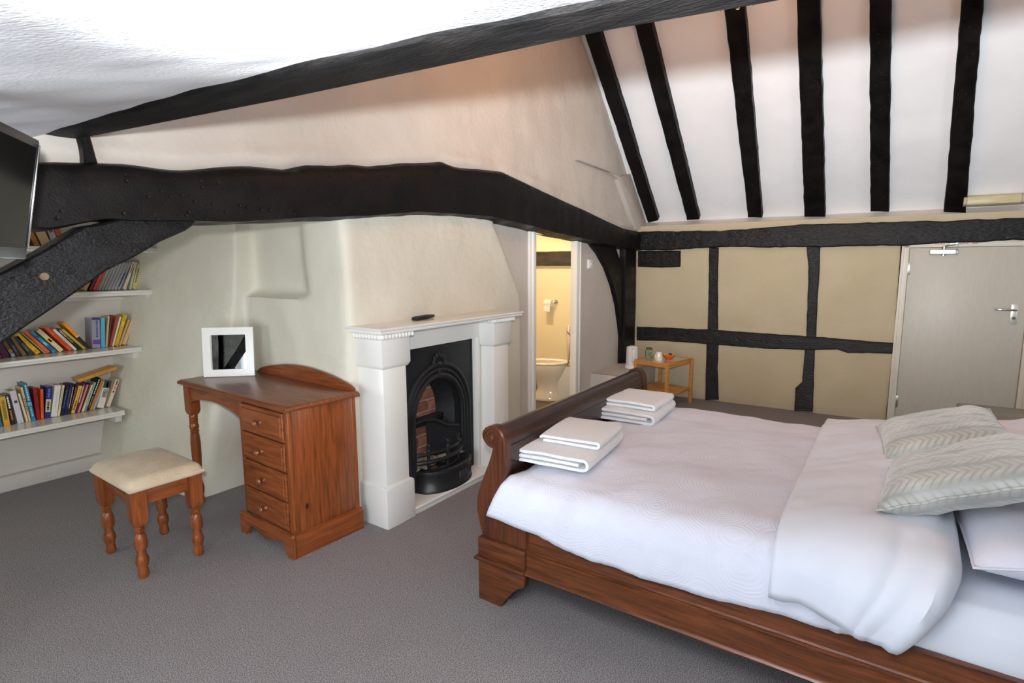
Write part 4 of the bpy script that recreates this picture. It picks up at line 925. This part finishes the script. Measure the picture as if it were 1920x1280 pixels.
# duvet, turned back at the head end
mD = mat('duvet_cotton', S(236, 238, 250), S(230, 232, 245), vs=3, rough=.85, bump=.1, bs=9, sheen=.15)
nt = mD.node_tree; N_ = nt.nodes; L2 = nt.links
tc = N_.new('ShaderNodeTexCoord'); vo = N_.new('ShaderNodeTexVoronoi'); vo.inputs['Scale'].default_value = 6.0
ms = N_.new('ShaderNodeMath'); ms.operation = 'MULTIPLY'; ms.inputs[1].default_value = 95
sn = N_.new('ShaderNodeMath'); sn.operation = 'SINE'; nn = N_.new('ShaderNodeTexNoise'); nn.inputs['Scale'].default_value = 130; nn.inputs['Detail'].default_value = 3
mu = N_.new('ShaderNodeMath'); mu.operation = 'MULTIPLY'
L2.new(tc.outputs['Object'], vo.inputs['Vector']); L2.new(vo.outputs['Distance'], ms.inputs[0]); L2.new(ms.outputs[0], sn.inputs[0]); L2.new(tc.outputs['Object'], nn.inputs['Vector'])
L2.new(sn.outputs[0], mu.inputs[0]); L2.new(nn.outputs['Fac'], mu.inputs[1])
bb = N_.new('ShaderNodeBump'); bb.inputs['Strength'].default_value = .16; bb.inputs['Distance'].default_value = .004
L2.new(mu.outputs[0], bb.inputs['Height']); old = N_['Principled BSDF'].inputs['Normal'].links[0].from_node; L2.new(old.outputs[0], bb.inputs['Normal']); L2.new(bb.outputs[0], N_['Principled BSDF'].inputs['Normal'])
M['duvet'] = mD
LOW = [(-.25, .385), (-.05, .383), (.16, .38), (.485, .352), (.88, .352), (1.25, .398), (1.36, .42)]
def base_curve(y, zl):
    c = [(1.764, zl), (1.760, lerp(zl, .50, .4)), (1.764, .49), (1.785, .545), (1.83, .578), (1.92, .592), (2.1, .598), (2.35, .603), (2.6, .605), (2.9, .603), (3.15, .598), (3.28, .588), (3.36, .56), (3.395, .51), (3.405, .45), (3.405, .40)]
    return c
NU = 96
def resample(c, n):
    d = [0]
    for a, b in zip(c, c[1:]): d.append(d[-1]+math.hypot(b[0]-a[0], b[1]-a[1]))
    out = []
    for k in range(n+1):
        s = d[-1]*k/n; i = 0
        while i < len(d)-2 and d[i+1] < s: i += 1
        t = (s-d[i])/(d[i+1]-d[i]); out.append(Vector((lerp(c[i][0], c[i+1][0], t), lerp(c[i][1], c[i+1][1], t))))
    return out
vlist = []       # (y, h, layer)
for i in range(90): vlist.append((lerp(1.268, -.14, i/89), 0, 0))
for k in range(1, 12):
    a = math.pi*k/12; vlist.append((-.14-.05*math.sin(a), .036-.036*math.cos(a), k/12))
for i in range(30): vlist.append((lerp(-.14, .245, i/29), .072-.036*(i/29)**1.5, 1))
rings = []
for y, h, ly in vlist:
    yl = max(-.14, y)
    zl = lerp(interp(LOW, y), .46-.02*nz(y*9, 4)-.035*sstep(.15, -.12, y), ly)
    c = resample(base_curve(y, zl), NU); row = []
    for k, q in enumerate(c):
        t = c[min(k+1, NU)]-c[max(k-1, 0)]; nn_ = Vector((-t.y, t.x)).normalized(); 
        f = k/NU
        side = 1-sstep(.10, .18, f)
        w = .012*nz(q.x*2.3, y*2.3, 1+ly*3)+.010*nz(q.x*5+y*3, y*6-q.x*2, 4+ly*5)+.005*abs(nz(q.x*11+y*6, y*9, 2+ly))
        w += side*(.010*nz(y*8+q.y*4, ly*5, 7)+.006*nz(y*26+q.y*9, ly*2, 5))
        if ly > .9: w += .014*nz(q.x*3.2, y*5, 9)+.010*abs(nz(q.x*7+y*5, 2, 6))
        hem = .02*max(0, 1-f*40)*0
        hh = h+w*(1 if ly > .5 else 1)
        yy = y
        if ly == 0 and y > 1.15: yy = y+.085*side*sstep(1.15, 1.268, y)*min(1, (.60-q.y)/.2); hh -= .02*sstep(1.2, 1.268, y)*(1-side)
        if y < .12 and side > 0: yy += .13*side*sstep(.12, -.16, y)*min(1, max(0, (.585-q.y)/.2))
        if h > 0: hh *= 1-.35*sstep(.05, .0, f)
        if f > .90: hh = max(hh, 0)
        row.append((q.x+nn_.x*hh, yy, q.y+nn_.y*hh))
    rings.append(row)
m = MB(); m.loft(rings, False, False)
dv = m.build('duvet', M['duvet'], smooth=70); md = dv.modifiers.new('thick', 'SOLIDIFY'); md.thickness = .018; md.offset = -1
dv.data.materials.append(M['sheet'])
for p_ in dv.data.polygons:
    if p_.index//NU >= 96: p_.material_index = 1      # plain lining shows where it is turned back
tag(dv, 'white patterned duvet folded back across the sleigh bed', 'duvet')

# towels
def towel(name, label, loc, rz, w, d, layers, t):
    o = thing(name, label, 'towel', loc, (0, 0, R(rz)), 'folded white towels on the bed')
    # ribbon folded back and forth, swept across the depth
    path = []; arc = lambda cx, cz, r, a0, a1, n=7: [(cx+r*math.cos(R(lerp(a0, a1, i/n))), cz+r*math.sin(R(lerp(a0, a1, i/n)))) for i in range(n+1)]
    ln = lambda x0, x1, z, n=9: [(lerp(x0, x1, i/n), z) for i in range(n+1)]
    if layers == 3:
        path = ln(-w/2+1.9*t, w/2-1.2*t, 1.5*t)+arc(w/2-1.1*t, t, .5*t, 80, -80)+ln(w/2-1.2*t, -w/2+1.2*t, .5*t)+arc(-w/2+1.1*t, 1.5*t, t, -100, -260)+ln(-w/2+1.2*t, w/2-1.2*t, 2.5*t)+arc(w/2-1.0*t, 1.7*t, .8*t, 80, 0, 4)
    else:
        path = ln(w/2-.6*t, -w/2+.6*t, .5*t)+arc(-w/2+.55*t, t, .5*t, -100, -260)+ln(-w/2+.6*t, w/2-.7*t, 1.5*t)+arc(w/2-.6*t, .9*t, .6*t, 80, 10, 4)
    P = [Vector(p) for p in path]; rings = []
    seed = loc[0]*7
    ND = 10
    for j in range(ND+1):
        y = lerp(-d/2, d/2, j/ND); L_, R_ = [], []
        for i, p in enumerate(P):
            tn = (P[min(i+1, len(P)-1)]-P[max(i-1, 0)]).normalized(); nn_ = Vector((-tn.y, tn.x)); e = t*.485*(1 if 1 < j < ND-1 else (.9 if 0 < j < ND else .62))
            w1 = .003*nz(p.x*9+seed, y*9, i*.1)+.006*nz(p.x*3+seed, y*3, 2)*(p.y/(layers*t))
            L_.append((p.x+nn_.x*e, y+.006*nz(p.y*60, p.x*5, seed)*(1 if j in (0, ND) else .3), p.y+nn_.y*e+w1)); R_.append((p.x-nn_.x*e, y+.006*nz(p.y*60, p.x*5, seed)*(1 if j in (0, ND) else .3), p.y-nn_.y*e+w1))
        rings.append(L_+R_[::-1])
    MB().loft(rings).build('folded_cloth', M['towel'], o, smooth=70)
    return o
tw = [towel('bath_towel', 'large folded white towel at the near corner of the bed foot', (2.16, 1.165, .606), 96, .34, .47, 3, .021),
      towel('hand_towel', 'smaller white towel lying on the near large towel', (2.21, 1.135, .668), 97, .27, .33, 2, .020),
      towel('bath_towel', 'folded white towel near the far end of the footboard', (2.93, 1.165, .604), 93, .33, .40, 3, .022),
      towel('hand_towel', 'smaller white towel lying on the far folded towel', (2.945, 1.155, .669), 91, .29, .32, 2, .021)]
lb_ = MB().box(-.02, .02, -.001, .001, -.004, .004).build('care_label', mat('care_label', S(60, 60, 60), rough=.8), tw[3], loc=(.0, .172, .006))
lb_.location = (.05, -.0, .004)
lb_.location = (-.146, -.06, .010); lb_.rotation_euler = (0, 0, R(90))

# pillows and cushions
def pillow(name, label, cat, loc, rot, w, d, h, material, pinch=.10, seed=0, group=None, n=34, parts=False):
    o = thing(name, label, cat, loc, rot, group)
    def f(s):
        def g(u, v):
            a, b = 2*u-1, 2*v-1
            ca = 1-pinch*(b*b)*0-.055*(1-abs(b)**2.0)*(abs(a)**6)
            cb = 1-.055*(1-abs(a)**2.0)*(abs(b)**6)
            x = w/2*a*cb if False else w/2*a*(1-.05*(1-b*b)*abs(a)**5); y = d/2*b*(1-.05*(1-a*a)*abs(b)**5)
            th = ((1-a**4)*(1-b**4))**.55
            z = s*h/2*th*(1+.12*nz(a*2+seed, b*2, s))+.006*nz(a*5+seed, b*5, 3)*th+.012*nz(a*3, b*3, seed)*(1-th)*.6
            return (x, y, z)
        return g
    m = MB(); m.grid(f(1), n, n); m.grid(f(-1), n, n)
    c = m.build('cover', material, o, smooth=80)
    edge = [f(1)(i/30, 0) for i in range(30)]+[f(1)(1, i/30) for i in range(30)]+[f(1)(1-i/30, 1) for i in range(30)]+[f(1)(0, 1-i/30) for i in range(30)]
    MB().tube(edge, .004, 6, wrap=True).build('seam', material, o)
    return o
mV = D.materials.new('silver_velvet'); mV.use_nodes = True
nt = mV.node_tree; N_ = nt.nodes; L2 = nt.links; b_ = N_['Principled BSDF']; b_.inputs['Roughness'].default_value = .42; b_.inputs['Sheen Weight'].default_value = .5
tc = N_.new('ShaderNodeTexCoord'); sx_ = N_.new('ShaderNodeSeparateXYZ'); L2.new(tc.outputs['Object'], sx_.inputs[0])
def mth(op, a, b=None):
    n_ = N_.new('ShaderNodeMath'); n_.operation = op
    for i, q in enumerate((a, b)):
        if q is None: continue
        if isinstance(q, (int, float)): n_.inputs[i].default_value = q
        else: L2.new(q, n_.inputs[i])
    return n_.outputs[0]
pp = mth('PINGPONG', sx_.outputs['X'], .038); st_ = mth('MULTIPLY', pp, .9); yy_ = mth('ADD', sx_.outputs['Y'], st_)
leafw = mth('ABSOLUTE', mth('SINE', mth('MULTIPLY', yy_, math.pi/.024))); mid = mth('MINIMUM', mth('MULTIPLY', pp, 60), 1); hgt_ = mth('MULTIPLY', mth('POWER', leafw, .5), mid)
no_ = N_.new('ShaderNodeTexNoise'); no_.inputs['Scale'].default_value = 7; no_.inputs['Detail'].default_value = 6; L2.new(tc.outputs['Object'], no_.inputs['Vector'])
mx_ = mth('ADD', mth('MULTIPLY', hgt_, .35), mth('MULTIPLY', no_.outputs['Fac'], .9))
rp_ = N_.new('ShaderNodeValToRGB'); rp_.color_ramp.elements[0].position = .42; rp_.color_ramp.elements[1].position = .95; rp_.color_ramp.elements[0].color = S(140, 141, 135); rp_.color_ramp.elements[1].color = S(200, 199, 191)
L2.new(mx_, rp_.inputs[0]); L2.new(rp_.outputs[0], b_.inputs['Base Color'])
bp_ = N_.new('ShaderNodeBump'); bp_.inputs['Strength'].default_value = .4; bp_.inputs['Distance'].default_value = .006; L2.new(hgt_, bp_.inputs['Height']); L2.new(bp_.outputs[0], b_.inputs['Normal'])
M['velvet'] = mV
M['pillow'] = mat('pillowcase', S(236, 237, 248), S(230, 231, 243), vs=4, rough=.85, bump=.15, bs=10, sheen=.15)
pillow('pillow', 'lower white pillow at the near side of the bed head', 'pillow', (2.24, -.60, .608), (R(-2), 0, 0), .68, .46, .13, M['pillow'], seed=1, group='white pillows')
pillow('pillow', 'upper white pillow at the near side, propped under the grey cushion', 'pillow', (2.20, -.445, .672), (R(-10), R(2), R(3)), .70, .48, .14, M['pillow'], seed=2, group='white pillows')
pillow('pillow', 'lower white pillow at the far side of the bed head', 'pillow', (2.98, -.58, .615), (R(-2), 0, 0), .68, .46, .13, M['pillow'], seed=3, group='white pillows')
pillow('pillow', 'upper white pillow at the far side, behind the cushions', 'pillow', (2.98, -.54, .710), (R(-10), 0, R(-3)), .68, .46, .15, M['pillow'], seed=4, group='white pillows')
pillow('cushion', 'nearer silver-grey velvet cushion with leaf chevrons', 'cushion', (2.20, -.215, .785), (R(-25), R(2), R(-3)), .50, .44, .14, M['velvet'], seed=5, group='silver velvet cushions')
pillow('cushion', 'farther silver-grey velvet cushion with leaf chevrons', 'cushion', (2.79, -.19, .755), (R(-19), R(-2), R(5)), .48, .42, .13, M['velvet'], seed=6, group='silver velvet cushions')
# ================================================================== BEDSIDE TABLE
M['greywood'] = wood('weathered_wood', S(112, 104, 84), S(78, 72, 58), 'Y', rough=.35, coat=.3)
bs = thing('bedside_table', 'dark grey-brown bedside table beyond the far side of the bed', 'table', (3.95, -.62, 0), (0, 0, R(4)))
m = MB(); m.loft([[(-.22-o, -.24-o, z), (.22+o, -.24-o, z), (.22+o, .24+o, z), (-.22-o, .24+o, z)] for o, z in ((0, .595), (.012, .60), (.014, .612), (.004, .622), (0, .624))]); m.build('top', M['greywood'], bs)
for x in (-.19, .19):
    for y in (-.21, .21): MB().box(x-.022, x+.022, y-.022, y+.022, 0, .6).build('leg', M['greywood'], bs, bevel=.003)
MB().box(-.18, .18, -.2, .2, .43, .595).build('drawer_case', M['greywood'], bs, bevel=.003)
MB().sphere((-.195, 0, .51), .014).build('knob', M['steel'], bs)

# ================================================================== BAMBOO TABLE AND TEA THINGS
bt = thing('bamboo_table', 'small bamboo side table with slatted lower shelf by the panelled wall', 'table', (5.31, 1.80, 0), (0, 0, R(-13)))
TW, TDp, TZ = .46, .37, .475
for x in (0, TW):
    for y in (0, TDp): MB().box(x-.016, x+.016, y-.016, y+.016, 0, TZ-.002).build('leg', M['bamboo'], bt, bevel=.002)
for y in (0, TDp): MB().box(.016, TW-.016, y-.012, y+.012, TZ-.048, TZ).build('top_rail', M['bamboo'], bt, bevel=.002)
for x in (0, TW): MB().box(x-.012, x+.012, .016, TDp-.016, TZ-.048, TZ).build('top_rail', M['bamboo'], bt, bevel=.002)
MB().box(.010, TW-.010, .010, TDp-.010, TZ-.012, TZ-.004).build('glass_top', mat('table_glass', S(208, 204, 184), rough=.06, coat=.5), bt)
for y in (0, TDp): MB().box(.016, TW-.016, y-.010, y+.010, .14, .172).build('shelf_rail', M['bamboo'], bt, bevel=.002)
for i in range(7):
    x = .035+i*(TW-.07)/6; MB().box(x-.016, x+.016, .008, TDp-.008, .152, .166).build('slat', M['bamboo'], bt, bevel=.002)
M['jarglass'] = mat('jar_glass', (.86, .92, .82, 1), rough=.03, trans=.9, ior=1.4)
def on_table(u, v): p = PZ(u, v, TZ); return (p.x, p.y, TZ-.0035)
jr = thing('glass_jar', 'green-tinged lidded glass jar on the bamboo table', 'jar', on_table(1217, 670))
MB().lathe([(.001, 0), (.036, 0), (.040, .006), (.040, .075), (.036, .084), (.030, .09), (.030, .094), (.027, .094), (.027, .088), (.033, .08), (.036, .072), (.036, .01), (.001, .006)], 24).build('body', M['jarglass'], jr)
MB().lathe([(.001, .092), (.034, .092), (.035, .094), (.035, .104), (.032, .107), (.001, .107)], 24).build('lid', mat('jar_lid', S(128, 126, 88), rough=.35, metal=.6), jr)
m = MB()
for k in range(9): m.box(-.022+.001*k, .022-.001*k, -.017, .017, .008+k*.006, .013+k*.006)
m.build('contents', mat('jar_sachets', S(170, 176, 120), S(96, 104, 66), vs=40, rough=.6), jr)
mg = thing('white_mug', 'upside-down white mug between the jar and the orange bowl', 'mug', on_table(1235, 674))
MB().lathe([(.040, 0), (.041, .004), (.039, .03), (.032, .072), (.029, .082), (.024, .085), (.001, .083)], 26, caps=False).build('body', M['ceramic'], mg)
MB().tube([(-.034, .01, .065), (-.052, .016, .06), (-.060, .018, .042), (-.053, .016, .024), (-.037, .011, .018)], .006, 8).build('handle', M['ceramic'], mg)
bo = thing('orange_bowl', 'orange bowl with a pale green inside on the bamboo table', 'bowl', on_table(1254, 673))
MB().lathe([(.001, 0), (.032, 0), (.034, .004), (.034, .008), (.050, .018), (.061, .036), (.065, .052)], 30, caps=False).build('outside', mat('orange_glaze', S(226, 92, 30), rough=.2, coat=.4), bo)
MB().lathe([(.065, .052), (.063, .054), (.059, .036), (.045, .02), (.001, .012)], 30, caps=False).build('inside', mat('green_glaze', S(196, 196, 120), rough=.25, coat=.3), bo)
m = MB()
for k in range(8):
    a = k*.9; m.box(.02*math.cos(a)-.016, .02*math.cos(a)+.016, .02*math.sin(a)-.010, .02*math.sin(a)+.010, .034+.003*k, .040+.003*k)
m.build('sachets', mat('dark_sachets', S(50, 40, 34), S(90, 80, 60), vs=50, rough=.5), bo)
kp = PZ(1188, 690, .366)
ke = thing('kettle', 'white plastic jug kettle standing on the corner ledge', 'kettle', (kp.x, kp.y+.02, .367), (0, 0, R(30)))
MB().lathe([(.001, 0), (.072, 0), (.074, .006), (.073, .030), (.070, .034)], 28).build('base', M['white_pl'], ke)
MB().loft([[((r+.012*max(0, math.cos(a))**6*(z/.2))*math.cos(a), r*.9*math.sin(a), z) for a in [2*math.pi*k/28 for k in range(28)]] for r, z in ((.066, .034), (.069, .05), (.068, .12), (.066, .19), (.065, .215), (.058, .228), (.03, .236))]).build('body', M['white_pl'], ke, smooth=60)
MB().tube([(-.062, 0, .21), (-.095, 0, .205), (-.105, 0, .17), (-.098, 0, .10), (-.066, 0, .07)], [.012, .014, .014, .012, .012], 10).build('handle', M['white_pl'], ke)
for y in (-.02, .02): MB().sphere((-.066*.8, -.045+y, .075), .005).build('switch_dot', M['dark'], ke)
bp2 = PZ(1150, 708, .32)
wb = thing('waste_bin', 'small grey waste bin below the corner ledge, mostly behind the footboard', 'bin', (bp2.x, bp2.y-.04, 0))
MB().lathe([(.001, .0), (.085, 0), (.10, .28), (.104, .285), (.104, .30), (.098, .30), (.083, .01), (.001, .008)], 28).build('body', mat('bin_grey', S(120, 120, 122), rough=.4), wb)
MB().lathe([(.104, .298), (.10, .318), (.06, .332), (.001, .335)], 28).build('lid', mat('bin_lid', S(92, 92, 96), rough=.35), wb)

# ================================================================== TOILET ROOM
tr = thing('toilet', 'cream-white ceramic toilet seen through the doorway', 'toilet', (5.065, 3.035, .006), (0, 0, R(31)))
# local +y points to the front of the pan
def oval(cx, cy, rx, ry, z, n=32, back=0): return [(cx+rx*math.cos(2*math.pi*k/n), cy+(ry if math.sin(2*math.pi*k/n) > 0 else ry*(1-back))*math.sin(2*math.pi*k/n), z) for k in range(n)]
m = MB(); m.loft([oval(0, -.03, .115, .20, 0), oval(0, -.03, .115, .20, .035), oval(0, -.04, .095, .165, .06), oval(0, -.045, .085, .145, .13), oval(0, -.03, .10, .16, .20), oval(0, 0, .145, .205, .28), oval(0, .01, .172, .232, .34), oval(0, .01, .178, .238, .375), oval(0, .01, .178, .238, .388), oval(0, .01, .14, .20, .388), oval(0, .0, .11, .15, .30), oval(0, 0, .05, .07, .22)])
m.build('pan', M['ceramic'], tr, smooth=60)
m = MB(); m.box(-.09, .09, -.30, -.10, .0, .37); m.build('pan_back', M['ceramic'], tr, bevel=.03, seg=4)
m = MB(); m.loft([oval(0, .01, .182, .242, .392), oval(0, .01, .188, .248, .398), oval(0, .01, .186, .246, .41), oval(0, .01, .176, .236, .416), oval(0, .015, .135, .185, .414), oval(0, .015, .125, .175, .402), oval(0, .015, .13, .18, .392)], True, False, True); m.build('seat', mat('seat_cream', S(242, 232, 216), rough=.15, coat=.4), tr, smooth=60)
m = MB(); m.loft([[(.182*math.cos(a)*k, -.232-.02*(1-k)-.055*z_*.0+dy+(-.018 if z_ > .3 else 0)*0, .425+.19+.19*math.sin(a)*k) for a in [2*math.pi*q/28 for q in range(28)]] for k, dy, z_ in ((.94, -.006, 0), (1, 0, 0), (1, .014, 0), (.94, .022, 0))]); m.build('lid', mat('lid_pinkish', S(226, 206, 196), rough=.2, coat=.3), tr, smooth=50)
for x in (-.07, .07): MB().lathe([(.012, -.02), (.012, .02)], 12, (x, -.225, .412), 'X').build('hinge', M['chrome'], tr)
MB().box(-.20, .20, -.37, -.255, .40, .76).build('cistern', M['ceramic'], tr, bevel=.02, seg=3)
MB().box(-.21, .21, -.375, -.245, .76, .785).build('cistern_lid', M['ceramic'], tr, bevel=.01, seg=2)
MB().tube([(-.15, -.255, .72), (-.15, -.235, .72), (-.15, -.20, .755)], [.01, .008, .006], 8).build('flush_lever', M['chrome'], tr)
rl = thing('toilet_roll_holder', 'chrome toilet roll holder on the toilet room wall', 'holder', (6.1, 3.58, .965))
MB().lathe([(.028, -.008), (.028, 0)], 20, (0, -.055, .015), 'X').build('wall_plate', M['chrome'], rl)
MB().tube([(0, -.055, .015), (-.05, -.055, .015), (-.06, -.045, .01), (-.06, .06, .0)], .008, 10).build('arm', M['chrome'], rl)
ro = thing('toilet_roll', 'white toilet roll on the chrome holder', 'toilet roll', (6.04, 3.60, .962))
MB().lathe([(.02, -.05), (.045, -.05), (.046, .05), (.02, .05)], 24, (0, 0, 0), 'Y').build('paper', mat('tissue', S(244, 238, 230), rough=.95), ro)
MB().lathe([(.0195, -.051), (.0195, .051)], 18, (0, 0, 0), 'Y', False).build('core', mat('card', S(170, 140, 104), rough=.9), ro)
MB().grid(lambda u, v: (-.046+.004*math.sin(v*5), lerp(-.045, .045, u), lerp(0, -.10, v)), 2, 6).build('loose_sheet', D.materials['tissue'], ro)
hewn('bathroom_plate', 'greyed dark timber across the toilet room wall', [(2.6, 1.432), (4.6, 1.432), (4.6, 1.610), (2.6, 1.610)], lambda a, b, d: (6.10-d, a, b), -.01, .05, mat('grey_timber', S(70, 64, 56), S(38, 34, 30), vs=5, rough=.6, stretch=(8, 1, 8), bump=.5, bs=14), jit=.003, seed=31)
wl = thing('ceiling_lamp', 'round glowing ceiling lamp in the toilet room', 'lamp', (4.95, 3.45, 2.62))
MB().lathe([(.12, 0), (.12, .04), (.001, .04)], 28).build('base', M['white_pl'], wl)
MB().lathe([(.001, -.07), (.07, -.06), (.11, -.02), (.11, 0)], 28).build('globe', mat('lamp_globe', S(255, 240, 210), emit=(S(255, 230, 190), 280)), wl)
MB().tube([(0, 0, .04), (0, 0, .40)], .012, 8).build('rod', M['white_pl'], wl)

# ================================================================== CHANDELIER (only its lowest drops hang into view)
ch = thing('chandelier', 'crystal drop chandelier hanging from the roof, lowest drops just in view', 'chandelier', (3.03, .76, 2.79))
M['brass'] = mat('gilt', S(190, 150, 84), rough=.25, metal=1)
M['crystal'] = mat('crystal', (1, .97, .92, 1), rough=.02, trans=.95, ior=1.6)
MB().tube([(0, 0, .28), (0, 0, .91)], .006, 8).build('chain', M['brass'], ch)
MB().lathe([(.001, .02), (.03, .03), (.015, .06), (.022, .10), (.012, .16), (.03, .22), (.008, .28)], 20).build('stem', M['brass'], ch)
MB().lathe([(.05, .88), (.045, .91), (.001, .91)], 20).build('ceiling_rose', M['brass'], ch)
MB().tube([(.175*math.cos(2*math.pi*k/40), .175*math.sin(2*math.pi*k/40), .03) for k in range(40)], .004, 8, wrap=True).build('ring', M['brass'], ch)
M['bulb'] = mat('candle_bulb', S(255, 220, 170), emit=((1, .46, .18, 1), 400))
for k in range(5):
    a = 2*math.pi*k/5+.3; c_, s_ = math.cos(a), math.sin(a)
    MB().tube([(.015*c_, .015*s_, .10), (.08*c_, .08*s_, .05), (.15*c_, .15*s_, .06), (.175*c_, .175*s_, .10)], .005, 8).build('arm', M['brass'], ch)
    MB().lathe([(.012, .10), (.012, .17)], 12, (.175*c_, .175*s_, 0)).build('candle_tube', M['white_pl'], ch)
    MB().lathe([(.001, .17), (.012, .18), (.016, .20), (.010, .225), (.001, .245)], 12, (.175*c_, .175*s_, 0)).build('bulb', M['bulb'], ch)
for k in range(14):
    a = 2*math.pi*k/14+.12; c_, s_ = .175*math.cos(a), .175*math.sin(a)
    MB().sphere((c_, s_, .012), .008, 8, 6).build('bead', M['crystal'], ch)
    MB().lathe([(.0008, .004), (.004, -.004), (.010, -.020), (.0115, -.028), (.008, -.037), (.001, -.041)], 8, (c_, s_, 0)).build('drop', M['crystal'], ch, smooth=0)
